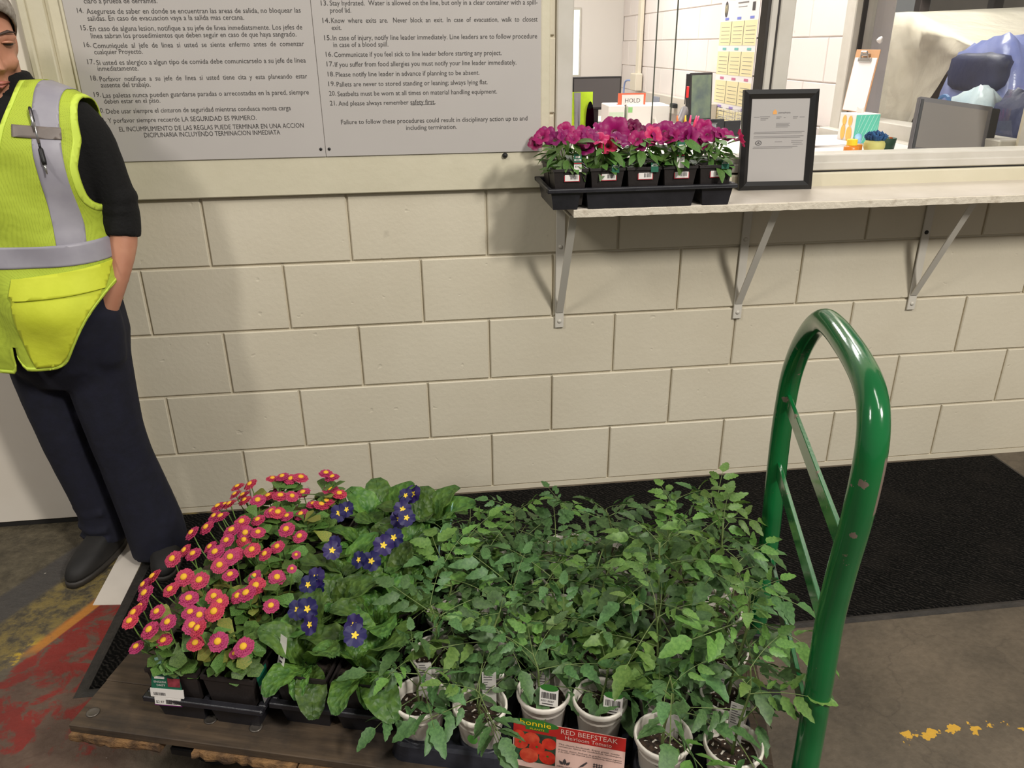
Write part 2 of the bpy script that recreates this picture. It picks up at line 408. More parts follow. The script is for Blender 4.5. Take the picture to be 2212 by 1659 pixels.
# ------------------------------------------------------------------ office behind the window
OX, OY = 2.2, 5.4
struct('floor_office', MB().box(-.6, OX, .19, OY, -.12, 0), 'office_floor')
struct('ceiling_office', MB().box(-.6, OX+.2, .19, OY+.1, 2.62, 2.7), 'office_paint')
struct('wall_back_office', MB().box(-.6, OX, OY, OY+.1, 0, 2.62), 'office_paint')
struct('wall_left_office', MB().box(-.7, -.6, .19, OY+.1, 0, 2.62), 'office_paint')
W2Y0, W2Y1, W2Z = .16, 1.31, 1.075
wr = MB().box(OX+.005, OX+.19, W2Y1, OY+.1, 0, 2.62).box(OX+.005, OX+.19, .19, W2Y1, 0, W2Z).box(OX+.005, OX+.19, .19, W2Y1, 2.05, 2.62)
wro = struct('wall_right_office', wr, 'office_block_paint')
for k in range(3, 11):
    z = Z0+.0+k*CH; y = W2Y1 if k >= 5 else .2
    y -= (0 if k % 2 else H)
    while y < OY:
        a, b = max(y, W2Y1 if k >= 5 else .2), min(y+2*H, OY); y += 2*H
        if b-a > .03: block(wro, a, b, z, 'office_block_paint', 'y', OX)
w2 = struct('window_2', MB().cbox(OX-.03, OX+.07, W2Y1-.055, W2Y1+.03, 1.03, 2.05, .004).cbox(OX-.03, OX+.07, .19, W2Y1-.0552, 1.03, 1.105, .004), 'window_aluminium')
obj('window_sill', MB().cbox(OX-.07, OX, .19, W2Y1+.05, 1.005, 1.045, .004), 'window_aluminium', w2)
obj('window_seal', MB().box(OX+.0, OX+.02, W2Y1-.064, W2Y1-.054, 1.10, 2.05), 'window_dark_seal', w2)
obj('pane', MB().add([(OX+.05, .19, 1.10), (OX+.05, W2Y1-.055, 1.10), (OX+.05, W2Y1-.055, 2.05), (OX+.05, .19, 2.05)], [(0, 1, 2, 3)]), 'clear_glass', w2)
w3 = struct('window_3', MB().cbox(1.45, 1.80, OY-.02, OY, 1.12, 1.72, .004), 'window_aluminium')
obj('pane', MB().box(1.475, 1.78, OY-.024, OY-.019, 1.15, 1.70), mat('daylit_pane', srgb(226, 234, 222), .3, emit=.9), w3)
# packing room on the far side of window_2
struct('floor_packing_room', MB().box(OX+.19, 6, .19, 5.4, -.12, 0), 'office_floor')
struct('wall_back_packing_room', MB().box(5.2, 5.3, -1, 5.4, 0, 3.2), mat('packing_wall', srgb(150, 142, 132), .6, srgb(160, 150, 138), 2))

# ------------------------------------------------------------------ notices on the wall
mat('sign_plastic', srgb(186, 180, 175), .28, srgb(190, 184, 179), 3, bump=None)
mat('sign_ink', srgb(74, 70, 68), .6)
mat('black_screw', srgb(24, 22, 22), .5)
SPANISH = [
    ('claro a prueba de derrames.', -0.6009, -0.4232, 1.5234),
    ('14.', -0.6214, -0.6073, 1.5019),
    ('Asegurese de saber en donde se encuentran las areas de salida, no bloquear las', -0.5996, -0.0692, 1.4997),
    ('salidas. En caso de evacuacion vaya a la salida mas cercana.', -0.6004, -0.2148, 1.4838),
    ('15.', -0.6213, -0.6051, 1.4621),
    ('En caso de alguna lesion, notifique a su jefe de linea inmediatsmente. Los jefes de', -0.6001, -0.0697, 1.4599),
    ('linea sabran los prosedimientos que deben seguir en caso de que haya sangrado.', -0.6009, -0.0871, 1.4432),
    ('16.', -0.6221, -0.6057, 1.4228),
    ('Comuniquele  al  jefe  de  linea  si  usted  se  siente  enfermo  antes  de  comenzar', -0.6008, -0.0698, 1.42),
    ('cualquier Proyecto.', -0.6011, -0.4816, 1.4053),
    ('17.', -0.6227, -0.6058, 1.3822),
    ('Si usted es alergico a algun tipo de comida debe comunicarselo a su jefe de linea', -0.6011, -0.0698, 1.3796),
    ('inmediatamente.', -0.601, -0.5003, 1.3654),
    ('18.', -0.623, -0.6063, 1.3426),
    ('Porfavor  notifique  a  su  jefe  de  linea  si  usted  tiene  cita  y  esta  planeando  estar', -0.6012, -0.0704, 1.3401),
    ('ausente del trabajo.', -0.6014, -0.4773, 1.3254),
    ('19.', -0.6235, -0.6067, 1.3025),
    ('Las paletas nunca pueden guardarse paradas o arrecostadas en la pared, siempre', -0.6016, -0.0707, 1.2999),
    ('deben estar en el piso.', -0.602, -0.4599, 1.2854),
    ('20.', -0.6238, -0.6069, 1.2631),
    ('Debe usar siempre el cinturon de seguridad mientras condusca monta carga', -0.6017, -0.1232, 1.2603),
    ('21.', -0.6238, -0.6068, 1.2388),
    ('Y porfavor siempre recuerde LA SEGURIDAD ES PRIMERO.', -0.602, -0.2173, 1.2369),
    ('EL INCUMPLIMIENTO DE LAS REGLAS PUEDE TERMINAR EN UNA ACCION', -0.5778, -0.094, 1.2143),
    ('DICIPLINARIA INCLUYENDO TERMINACION INMEDIATA', -0.5168, -0.1593, 1.1978),
]
ENGLISH = [
    ('13.', -0.0156, 0.0023, 1.5163),
    ('Stay hydrated.  Water is allowed on the line, but only in a clear container with a spill-', 0.007, 0.5551, 1.516),
    ('proof lid.', 0.0062, 0.0603, 1.499),
    ('14.', -0.0156, 0.0028, 1.4752),
    ('Know  where  exits  are.   Never  block  an  exit.  In  case  of  evacuation,  walk  to  closest', 0.0068, 0.5552, 1.4747),
    ('exit.', 0.0061, 0.0313, 1.458),
    ('15.', -0.0156, 0.0026, 1.4335),
    ('In case of injury, notify line leader immediately. Line leaders are to follow procedure', 0.0063, 0.5543, 1.433),
    ('in case of a blood spill.', 0.0064, 0.151, 1.4165),
    ('16.', -0.0157, 0.0019, 1.3934),
    ('Communicate if you feel sick to line leader before starting any project.', 0.0057, 0.4558, 1.3921),
    ('17.', -0.0158, 0.0023, 1.3694),
    ('If you suffer from food allergies you must notify your line leader immediately.', 0.0057, 0.4967, 1.3677),
    ('18.', -0.0157, 0.0018, 1.3442),
    ('Please notify line leader in advance if planning to be absent.', 0.0056, 0.394, 1.3429),
    ('19.', -0.0164, 0.0015, 1.3197),
    ('Pallets are never to stored standing or leaning; always lying flat.', 0.0053, 0.4161, 1.3181),
    ('20.', -0.0172, 0.0011, 1.2954),
    ('Seatbelts must be worn at all times on material handling equipment.', 0.0053, 0.4416, 1.2936),
    ('21.', -0.0173, 0.0011, 1.2704),
    ('And please always remember safety first.', 0.0053, 0.2695, 1.2692),
    ('Failure to follow these procedures could result in disciplinary action up to and', 0.008, 0.5271, 1.2207),
    ('including termination.', 0.1851, 0.3263, 1.2022),
]
def notice(label, x0, x1, lines, holes, underline=None, shift=0):
    t = thing('safety_notice', label, 'sign', ((x0+x1)/2, -.026, 1.135), group='safety notices')
    cx = (x0+x1)/2
    obj('panel', MB().cbox(x0-cx, x1-cx, -.0, .0045, 0, .62, .001), 'sign_plastic', t)
    b = MB()
    for txt, a, c, z in lines:
        b.join(text_mb(txt, c-a, .0122), T3((a-cx, -.0006, z-1.135)))
    obj('lettering', b, 'sign_ink', t)
    if underline: obj('underline', MB().box(underline[0]-cx, underline[1]-cx, -.0007, -.0005, underline[2]-1.135, underline[2]-1.135+.0012), 'sign_ink', t)
    for hx, hz in holes:
        obj('screw', MB().lathe([(0, 0), (.0042, .0), (.0042, .0012), (.002, .0022), (0, .0024)], 10).xf(T3((hx-cx, -.0002, hz-1.135)) @ Matrix.Rotation(R(90), 4, 'X')), 'black_screw', t)
    return t
notice('white plastic notice with numbered Spanish rules, beside the door casing', -.653, -.0425, SPANISH, [(-.0545, 1.156)])
notice('white plastic notice with numbered English rules, left of the window', -.0415, .5655, ENGLISH, [(-.0315, 1.156)], (.2024, .268, 1.2672))
obj_k = tag(obj('wall_plug', MB().lathe([(0, 0), (.007, 0), (.008, .004), (.005, .009), (0, .010)], 12).xf(T3((.462, -.0222, 1.126)) @ Matrix.Rotation(R(90), 4, 'X')), 'black_screw'), 'small black plug in the board just below the English notice', 'plug')
# ------------------------------------------------------------------ wall shelf
mat('shelf_paint', srgb(206, 196, 184), .35, srgb(194, 184, 170), 6, bump=(40, .1))
mat('shelf_edge_wear', srgb(212, 202, 184), .5, srgb(160, 146, 126), 24, lo=.55, hi=.78, bump=(60, .4))
mat('bracket_paint', srgb(206, 200, 188), .4)
mat('brace_underside', srgb(150, 142, 130), .45)
SZ = 1.008
sh = thing('wall_shelf', 'long white painted wall shelf on steel brackets below the window', 'shelf', (.622, 0, SZ))
obj('shelf_board', MB().cbox(0, 1.95, -.243, -.005, -.022, 0, .002), 'shelf_paint', sh)
def edge_strip():
    b = MB(); random.seed(9); n = 90
    up = [(-.0008-random.random()*.0012) for _ in range(n+1)]; lo = [-.0225+random.random()*.0016 for _ in range(n+1)]
    vs = []
    for i in range(n+1):
        x = 1.95*i/n; vs += [(x, -.2432, up[i]), (x, -.2462, up[i]-.002), (x, -.2462, lo[i]), (x, -.2432, lo[i]-.001)]
    fs = [(i*4+k, i*4+k+1, i*4+k+5, i*4+k+4) for i in range(n) for k in range(3)]
    return b.add(vs, [f[::-1] for f in fs])
obj('edge_banding', edge_strip(), 'shelf_edge_wear', sh)
for bx in (.631, 1.221, 1.829):
    x = bx-.622
    strap = MB().cbox(x-.014, x+.014, -.0115, -.0055, .588-SZ, -.024, .0015).cbox(x-.014, x+.014, -.215, -.0065, -.029, -.0225, .0015)
    br = obj('bracket', strap, 'bracket_paint', sh)
    # flat diagonal brace, folded at both ends
    a, e = Vector((x, -.012, .640-SZ)), Vector((x, -.200, -.026)); d = (e-a).normalized(); nrm = Vector((0, d.z, -d.y))
    vs = []
    for p in (a, e):
        for sx in (-.011, .011):
            for sn in (-.002, .002): vs.append(p+Vector((sx, 0, 0))+nrm*sn)
    obj('brace', MB().add(vs, [(0, 2, 6, 4), (1, 5, 7, 3), (0, 4, 5, 1), (2, 3, 7, 6), (0, 1, 3, 2), (4, 6, 7, 5)]), 'bracket_paint', br)
    for bz in (.610, .850):
        obj('bolt', MB().lathe([(0, 0), (.007, 0), (.0065, .002), (.004, .0038), (0, .0044)], 10).xf(T3((x, -.0113, bz-SZ)) @ Matrix.Rotation(R(90), 4, 'X')), 'black_screw' if bx > 1.8 and bz > .7 else 'bracket_paint', br, smooth=True)

# ------------------------------------------------------------------ plant kit
GREEN = {}
mat('black_plastic', srgb(30, 29, 33), .38, srgb(40, 39, 44), 12, bump=(50, .1))
mat('pot_plastic', srgb(34, 29, 28), .5, srgb(44, 37, 35), 10, bump=(40, .12))
mat('soil', srgb(26, 19, 15), .95, srgb(52, 40, 30), 60, bump=(90, 1.0))
def m_soilp():
    m, nt, b = nodes('potting_mix'); MATS['potting_mix'] = m
    n = tex(nt, 'noise', 120, 'OBJ', detail=3); v = tex(nt, 'noise', 150, 'OBJ', detail=0)
    c = ramp(nt, n.outputs[0], [(.35, srgb(24, 17, 13)), (.65, srgb(70, 52, 38))])
    c = mix(nt, sstep(nt, v.outputs[0], .69, .73), c, srgb(220, 212, 200))
    link(nt, c, b.inputs['Base Color']); setin(b, 'Roughness', .95)
    bn = nt.nodes.new('ShaderNodeBump'); bn.inputs['Strength'].default_value = 1; link(nt, n.outputs[0], bn.inputs['Height']); link(nt, bn.outputs[0], b.inputs['Normal'])
m_soilp()
mat('petunia_leaf', srgb(64, 100, 42), .5, srgb(98, 134, 60), 30, rnd=.3, trans=.2)
mat('petunia_magenta', srgb(166, 24, 112), .5, srgb(138, 14, 88), 40, rnd=.25, trans=.3)
mat('petunia_coral', srgb(222, 52, 104), .5, srgb(200, 36, 96), 40, rnd=.1, trans=.3)
mat('petunia_dark', srgb(122, 14, 76), .5, srgb(96, 8, 60), 40, rnd=.2, trans=.2)
mat('petunia_throat', srgb(150, 90, 110), .5)
mat('stem_green', srgb(104, 136, 62), .5)
mat('tag_green', srgb(26, 96, 72), .4)
mat('tag_white', srgb(226, 220, 214), .4)
mat('tag_red', srgb(170, 40, 52), .4)
mat('tag_ink', srgb(52, 48, 50), .5)
mat('tag_pale', srgb(150, 190, 180), .4)
def leaf_mb(L, Wd, st, shape, fold=.25, droop=.3, ruffle=0, seed=0, mi=0, petiole=0, cols=1):
    # leaf blade along +Y from the origin, upper side +Z; cols = columns on each side of the midrib
    rnd = random.Random(seed); vs = []; n = 2*cols+1
    for i in range(st+1):
        t = i/st; y = petiole+L*t; z = -droop*L*t*t
        w = Wd*.5*shape(t)
        for j in range(-cols, cols+1):
            f = j/cols; rf = (ruffle*Wd*rnd.uniform(-1, 1)) if (abs(f) > .4 and 0 < i < st) else 0
            vs.append((w*f, y-abs(f)*.06*L*(1-t), z+abs(w*f)*fold+rf))
    fs = [(i*n+j, i*n+j+1, (i+1)*n+j+1, (i+1)*n+j) for i in range(st) for j in range(n-1)]
    b = MB().add(vs, fs, mi)
    if petiole: b.tube([(0, -.002, 0), (0, petiole+.01, 0)], .0012 if L < .06 else .002, 4, mi, caps=False)
    return b
ovate = lambda t: max(.02, math.sin(PI*min(1, t*.93+.05))**.75)
spoon = lambda t: max(.12, (t**1.4)*2.1*max(0, 1-t**5)**.6+.1*(1-t))
def petunia_mb(seed):
    rnd = random.Random(seed); b = MB(); n = 25; rings = [(.10, -.75), (.22, -.25), (.55, -.02), (.82, .03), (1.0, .0)]
    vs = []
    ph = rnd.random()*6
    for k, (r, z) in enumerate(rings):
        for j in range(n):
            a = 2*PI*j/n; lob = 1-.13*(k/4)*(1-abs(math.cos(2.5*a+ph)))**2*2
            ru = .10*(k/4)**2*math.sin(7*a+ph)+.07*(k/4)*rnd.uniform(-1, 1)
            vs.append((r*lob*math.cos(a), r*lob*math.sin(a), z+ru))
    for k in range(4):
        b.add([], [])
    o = len(b.v); b.v += vs
    for k in range(4):
        for j in range(n):
            b.f.append((o+k*n+j, o+k*n+(j+1) % n, o+(k+1)*n+(j+1) % n, o+(k+1)*n+j)); b.m.append(1 if k == 0 else 0)
    b.tube([(0, 0, -1.5), (0, 0, -1.0), (0, 0, -.72)], [.06, .07, .11], 6, 2)
    return b
PET = {k: [petunia_mb(s).mesh('flower', [mn, 'petunia_throat', 'stem_green'], True) for s in (1, 2, 3)] for k, mn in (('m', 'petunia_magenta'), ('c', 'petunia_coral'), ('d', 'petunia_dark'))}
PLEAF = [leaf_mb(1, .48, 4, ovate, .2, .35, .03, s).mesh('leaf', 'petunia_leaf', True) for s in (1, 2)]
def aim(d):   # euler that turns +Z onto d
    return Vector(d).to_track_quat('Z', 'Y').to_euler()
def leaf_rot(az, el, roll=0):
    # leaf along +Y: heading az (0 = +Y), raised by el
    return (Matrix.Rotation(az, 4, 'Z') @ Matrix.Rotation(el, 4, 'X') @ Matrix.Rotation(roll, 4, 'Y')).to_euler()
ROWW = ['front', 'second', 'third', 'fourth', 'rear']
ORDW = ['first', 'second', 'third', 'fourth', 'fifth']

# black carrier with five pots in each of two rows
tr = thing('carrier_tray', 'long black plastic carrier tray hanging past the end of the wall shelf', 'tray', (.558, -.25, SZ))
TL, TD = .505, .215
b = MB()
for a, c in ((0, .082), (.096, .40), (.416, .505)):
    b.frus((a+.008, c-.008, .006, TD-.006), (a, c, 0, TD), .0, .052, top=False)
obj('cell', b, 'black_plastic', tr)
b = MB()
for q in ((-.010, TL+.010, -.010, .004), (-.010, TL+.010, TD-.004, TD+.010), (-.010, .004, .004, TD-.004), (TL-.004, TL+.010, .004, TD-.004)): b.cbox(*q, .046, .057, .002)
bevel(obj('rim', b, 'black_plastic', tr), .002)
FLOWERS = [(0.538, -0.21, 1.196, 0.0171, 'm'), (0.573, -0.21, 1.191, 0.0189, 'm'), (0.602, -0.21, 1.193, 0.0171, 'm'), (0.521, -0.21, 1.178, 0.0137, 'd'), (0.649, -0.21, 1.186, 0.0189, 'm'), (0.658, -0.21, 1.165, 0.0171, 'm'), (0.669, -0.21, 1.195, 0.0171, 'm'), (0.693, -0.21, 1.188, 0.019, 'c'), (0.718, -0.21, 1.171, 0.019, 'c'), (0.747, -0.16, 1.199, 0.0291, 'm'), (0.753, -0.21, 1.184, 0.0206, 'm'), (0.773, -0.1, 1.211, 0.0189, 'm'), (0.814, -0.1, 1.206, 0.0154, 'd'), (0.836, -0.1, 1.198, 0.0154, 'd'), (0.798, -0.1, 1.208, 0.0137, 'd'), (0.797, -0.21, 1.186, 0.0171, 'm'), (0.81, -0.21, 1.171, 0.0154, 'm'), (0.842, -0.21, 1.194, 0.0173, 'c'), (0.857, -0.21, 1.184, 0.0154, 'm'), (0.89, -0.16, 1.198, 0.0206, 'm'), (0.89, -0.21, 1.189, 0.0171, 'm'), (0.939, -0.16, 1.196, 0.0206, 'm'), (0.938, -0.21, 1.189, 0.0206, 'm'), (0.954, -0.21, 1.185, 0.0189, 'm'), (0.977, -0.21, 1.167, 0.0154, 'm'), (0.993, -0.21, 1.192, 0.0171, 'm'), (1.009, -0.21, 1.186, 0.0137, 'm'), (1.03, -0.21, 1.19, 0.0189, 'm'), (1.048, -0.21, 1.19, 0.0171, 'm'), (1.089, -0.21, 1.179, 0.0173, 'c'), (0.623, -0.21, 1.189, 0.0137, 'm'), (0.831, -0.21, 1.179, 0.0137, 'm'), (0.905, -0.21, 1.194, 0.0154, 'm')]
for i in range(5):
    for y in (-.09,):
        FLOWERS += [(.60+.1*i+dx, y+dy, 1.188+dz, .018, 'm') for dx, dy, dz in ((-.025, .0, 0), (.03, .015, .008))]
potm = MB().frus((-.034, .034, -.034, .034), (-.046, .046, -.046, .046), .004, .100, top=False).mesh('pot', 'pot_plastic')
potrim = MB()
for q in ((-.048, .048, -.048, -.044), (-.048, .048, .044, .048), (-.048, -.044, -.044, .044), (.044, .048, -.044, .044)): potrim.box(*q, .094, .101)
potrim = potrim.mesh('pot_rim', 'pot_plastic')
soilm = MB().grid(lambda a, c: ((a-.5)*.086, (c-.5)*.086, .092+.004*math.sin(a*9+c*7)), 5, 5).mesh('soil', 'soil')
stickm = MB().box(-.021, .021, -.0012, 0, 0, .022, 0).box(-.019, .019, -.0016, -.0011, .0018, .0202, 1)
random.seed(2)
for k in range(9): stickm.box(-.004+k*.0022, -.004+k*.0022+random.uniform(.0006, .0014), -.0019, -.0015, .006, .0165, 2)
stickm = stickm.mesh('price_sticker', ['tag_red', 'tag_white', 'tag_ink'])
def stake(h, price):
    b = MB().box(-.010, .010, -.0008, 0, 0, h, 0).box(-.009, .009, -.0011, -.0007, h*.62, h*.72, 1)
    b.box(-.006, .006, -.0012, -.0007, h*.78, h*.90, 1)
    for k in range(3): b.box(-.006, .006-.001*k, -.0014, -.0010, h*.64+k*.0011, h*.64+k*.0011+.0006, 0)
    if price: b.box(-.010, .010, -.0012, -.0007, 0, h*.42, 1).box(-.010, .010, -.0012, -.0007, h*.46, h*.52, 2).join(text_mb('$2.17', .014, .0048), T3((-.007, -.0016, h*.26)), 3)
    return b.mesh('plant_tag', ['tag_green', 'tag_white', 'tag_red', 'tag_ink'])
STK = [(0, .045, True, .024, 1.118), (1, .022, False, .026, 1.113), (2, .024, False, .033, 1.112), (3, .066, True, .003, 1.121), (4, .022, False, .028, 1.115)]
for row, y in ((0, -.197), (1, -.095)):
    for i in range(5):
        px = .612+.1005*i
        lab = ('magenta petunia pot with a white barcode sticker, %s from the left in the shelf tray' % ORDW[i]) if row == 0 else ('petunia pot in the back row of the shelf tray, %s from the left' % ORDW[i])
        p = thing('petunia_pot', lab, 'potted plant', (px, y, SZ+.005), group='petunia pots on the wall shelf')
        obj('pot', potm, None, p); obj('pot_rim', potrim, None, p); obj('soil', soilm, None, p)
        if row == 0: obj('price_sticker', stickm, None, p, (.004, -.0445, .068), (R(-6), 0, 0))
        rnd = random.Random(i*7+row)
        for k in range(38 if row == 0 else 20):
            a = rnd.random()*2*PI; r = rnd.uniform(.005, .032); hz = rnd.uniform(.098, .172)
            if row == 0 and k < 17: a = PI+rnd.uniform(-1.3, 1.3); r = rnd.uniform(.018, .034); hz = rnd.uniform(.10, .172)
            if i == 0 and k < 5: a = PI/2+rnd.uniform(-.6, .6); r = .035; hz = rnd.uniform(.095, .15)
            if i == 4 and k < 4: a = -PI/2+rnd.uniform(-.6, .6); r = .035; hz = rnd.uniform(.10, .15)
            L = rnd.uniform(.032, .055)
            obj('leaf', PLEAF[k % 2], None, p, (-math.sin(a)*r, math.cos(a)*r, hz), leaf_rot(a, rnd.uniform(-.7, .5), rnd.uniform(-.5, .5)), L)
        b = MB()
        for k in range(6):
            a = rnd.random()*6.28; b.tube([(0, 0, .09), (math.cos(a)*.02, math.sin(a)*.02, .13), (math.cos(a)*.035, math.sin(a)*.035, .165)], .0013, 5)
        obj('stem', b, 'stem_green', p)
        for k, (fx, fy, fz, fr, kk) in enumerate(FLOWERS):
            if min(4, max(0, round((fx-.612)/.1005))) != i or (0 if fy < -.13 else 1) != row: continue
            d = Vector((rnd.uniform(-.5, .5)+(fx-px)*6, -.75+rnd.uniform(-.3, .3), .55+rnd.uniform(-.2, .5)))
            if abs(fx-1.089) < .002: d = Vector((.9, -.1, .35))
            obj('flower', PET[kk][k % 3], None, p, (fx-px, fy-y, fz-SZ-.005), aim(d), fr*1.5)
        if row == 0:
            _, h, pr_, dx, tz = STK[i]
            obj('plant_tag', stake(h, pr_), None, p, (dx-.006, -.050, tz-SZ-.016), (R(-8), 0, R(-5)))

# ------------------------------------------------------------------ framed letter on the shelf
mat('frame_black', srgb(20, 18, 17), .4)
mat('paper_white', srgb(166, 161, 157), .5)
mat('print_grey', srgb(92, 88, 88), .6)
mat('print_pale', srgb(128, 124, 122), .6)
mat('logo_orange', srgb(222, 158, 84), .6)
pf = thing('picture_frame', 'black picture frame holding a printed letter, leaning on the window', 'picture frame', (1.279, -.048, SZ), rot=(R(-7.5), R(0), R(-3)))
b = MB(); w, h, f = .1125, .285, .025
outer = [(-w, 0), (w, 0), (w, h), (-w, h)]; mid = [(-w+f*.5, f*.5), (w-f*.5, f*.5), (w-f*.5, h-f*.5), (-w+f*.5, h-f*.5)]; inn = [(-w+f, f), (w-f, f), (w-f, h-f), (-w+f, h-f)]
vs = [(x, .012, z) for x, z in outer]+[(x, -.003, z) for x, z in outer]+[(x, -.009, z) for x, z in mid]+[(x, -.001, z) for x, z in inn]
fs = []
for k in range(3):
    for j in range(4): fs.append((k*4+j, k*4+(j+1) % 4, (k+1)*4+(j+1) % 4, (k+1)*4+j))
obj('frame', b.add(vs, fs), 'frame_black', pf)
obj('backing', MB().box(-w+.004, w-.004, .004, .011, .004, h-.004), 'frame_black', pf)
pg = obj('letter', MB().box(-w+f-.002, w-f+.002, .0005, .003, f-.002, h-f+.002), 'paper_white', pf)
b = MB()
def bar(x0, x1, z, t=.0016, mi=0): b.box(x0, x1, .0000, .0004, z, z+t, mi)
b.add([(-.022, 0, .216), (-.010, 0, .216), (-.010, 0, .224), (-.016, 0, .230), (-.022, 0, .224)], [(0, 1, 2, 3, 4)], 2)
b.join(text_mb('pennsylvania', .036, .0045), T3((-.005, 0, .2185)), 0)
for x0, x1, z in ((-.078, -.062, .208), (-.060, -.030, .209), (-.058, -.035, .204), (-.058, -.042, .200), (-.010, .005, .208), (-.010, .0, .204), (.012, .018, .206), (.04, .055, .208), (.04, .052, .204), (.06, .075, .207),
                  (-.010, .032, .190), (-.010, .028, .1865), (-.010, .032, .183), (-.010, .026, .1795), (-.074, .078, .166), (-.076, .070, .162), (-.074, .076, .154), (-.076, .066, .150), (-.010, .012, .138), (.04, .076, .140), (.04, .072, .135), (.045, .076, .130), (-.074, .06, .124), (-.076, .045, .120)):
    bar(x0, x1, z, .0014, 1)
obj('print', b, ['print_grey', 'print_pale', 'logo_orange'], pg)
b = MB()
ring = [((-.060+r*math.cos(2*PI*j/18)), -.0002, .136+r*.7*math.sin(2*PI*j/18)) for r in (.0075, .010) for j in range(18)]
b.add(ring, [(j, (j+1) % 18, 18+(j+1) % 18, 18+j) for j in range(18)]).add([(-.065, -.0002, .134), (-.055, -.0002, .134), (-.060, -.0002, .140)], [(0, 1, 2)])
obj('stamp', b, 'print_grey', pg)
# ------------------------------------------------------------------ things in the office
mat('counter_white', srgb(232, 226, 222), .35)
mat('monitor_grey', srgb(92, 88, 90), .45)
mat('monitor_bezel', srgb(30, 28, 30), .4)
mat('screen_glow', srgb(96, 116, 112), .2)
mat('box_white', srgb(236, 228, 224), .45)
mat('box_green_tint', srgb(206, 220, 196), .45)
mat('orange_card', srgb(232, 106, 70), .5)
mat('print_dark', srgb(70, 64, 66), .5)
mat('hivis', srgb(206, 240, 40), .7, srgb(190, 226, 30), 30)
mat('reflective_tape', srgb(164, 160, 168), .45, srgb(150, 146, 156), 12)
mat('teal_print', srgb(96, 196, 172), .5)
mat('orange_print', srgb(246, 186, 92), .5)
mat('pale_blue_print', srgb(140, 180, 214), .5)
mat('yarn_blue', srgb(36, 96, 150), .8, srgb(20, 60, 110), 60, bump=(120, 1))
mat('pot_yellowgreen', srgb(196, 190, 112), .6)
mat('jar_amber', srgb(226, 132, 40), .3)
mat('lid_yellow', srgb(246, 206, 40), .4)
mat('clipboard_brown', srgb(206, 156, 112), .5)
mat('chrome', srgb(190, 188, 186), .25, metal=.9)
mat('black_mesh', srgb(28, 30, 34), .5)
mat('ivory_plastic', srgb(226, 216, 196), .45)
mat('cal_yellow', srgb(240, 226, 178), .6)
mat('cal_white', srgb(240, 234, 232), .6)
mat('ink_blue', srgb(120, 130, 210), .6)
mat('ink_teal', srgb(120, 190, 184), .6)
mat('ink_rose', srgb(206, 120, 150), .6)
mat('ink_violet', srgb(160, 140, 206), .6)
CZ = 1.04
ct = thing('service_counter', 'white office counter running along the inside of the window', 'counter', (1.45, .2, 0))
obj('counter_top', MB().cbox(-.83, .71, .0, .86, CZ-.03, CZ, .003), 'counter_white', ct)
obj('counter_front', MB().box(-.80, .70, .80, .84, 0, CZ-.03), 'counter_white', ct)
for lx in (-.79, .0): obj('support', MB().cbox(lx, lx+.03, .02, .80, 0, CZ-.03, .002), 'counter_white', ct)
dk = thing('office_desk', 'pale office desk further inside the office, carrying boxes and monitors', 'desk', (1.25, 1.2, 0))
DZ = 1.0
obj('desk_top', MB().cbox(-.55, .85, .0, .95, DZ-.03, DZ, .003), 'counter_white', dk)
for lx, ly in ((-.52, .05), (.80, .05), (-.52, .88), (.80, .88)): obj('leg', MB().cbox(lx-.02, lx+.02, ly-.02, ly+.02, 0, DZ-.03, .003), 'ivory_plastic', dk)
bd = thing('office_desk', 'desk at the very back of the office under the dark monitor', 'desk', (1.35, 2.9, 0))
obj('desk_top', MB().cbox(-.5, .6, 0, .8, .89, .92, .003), 'ivory_plastic', bd)
for lx, ly in ((-.46, .05), (.56, .05), (-.46, .74), (.56, .74)): obj('leg', MB().cbox(lx-.02, lx+.02, ly-.02, ly+.02, 0, .89, .003), 'ivory_plastic', bd)
def monitor(label, loc, rz, w, h, tilt, z0, screenmat, bodymat='monitor_bezel', thick=.03, stand=True):
    t = thing('monitor', label, 'monitor', loc, rz)
    M_ = T3((0, 0, z0)) @ Matrix.Rotation(tilt, 4, 'X')
    obj('housing', MB().cbox(-w/2, w/2, -thick/2, thick/2, 0, h, .004).xf(M_), bodymat, t)
    obj('screen', MB().box(-w/2+.012, w/2-.012, -thick/2-.001, -thick/2+.001, .016, h-.012).xf(M_), screenmat, t)
    if stand:
        obj('stand', MB().cbox(-.025, .025, .01, .03, .006, z0+h*.4, .004).cbox(-.085, .085, -.06, .09, 0, .010, .003), 'monitor_bezel', t)
    return t
monitor('large dark-grey monitor on the back desk, beside the high-visibility vest', (1.425, 3.05, .92), R(6), .34, .205, 0, .095, 'monitor_grey')
monitor('narrow upright monitor with a red clip on its edge, in front of the calendar', (1.76, 2.0, DZ), R(24), .165, .25, R(-4), .02, mat('screen_glow2', srgb(74, 88, 90), .22, srgb(112, 128, 104), 9), thick=.035)
cl = thing('red_clip', 'small red clip holding a dark strip on the side of the narrow monitor', 'clip', (1.672, 1.955, DZ+.17))
obj('jaw', MB().cbox(-.007, .007, -.006, .006, -.022, .035, .002), mat('clip_red', srgb(216, 36, 36), .4), cl)
obj('strip', MB().cbox(-.012, -.008, -.003, .003, -.055, .075, .001), 'monitor_bezel', cl)
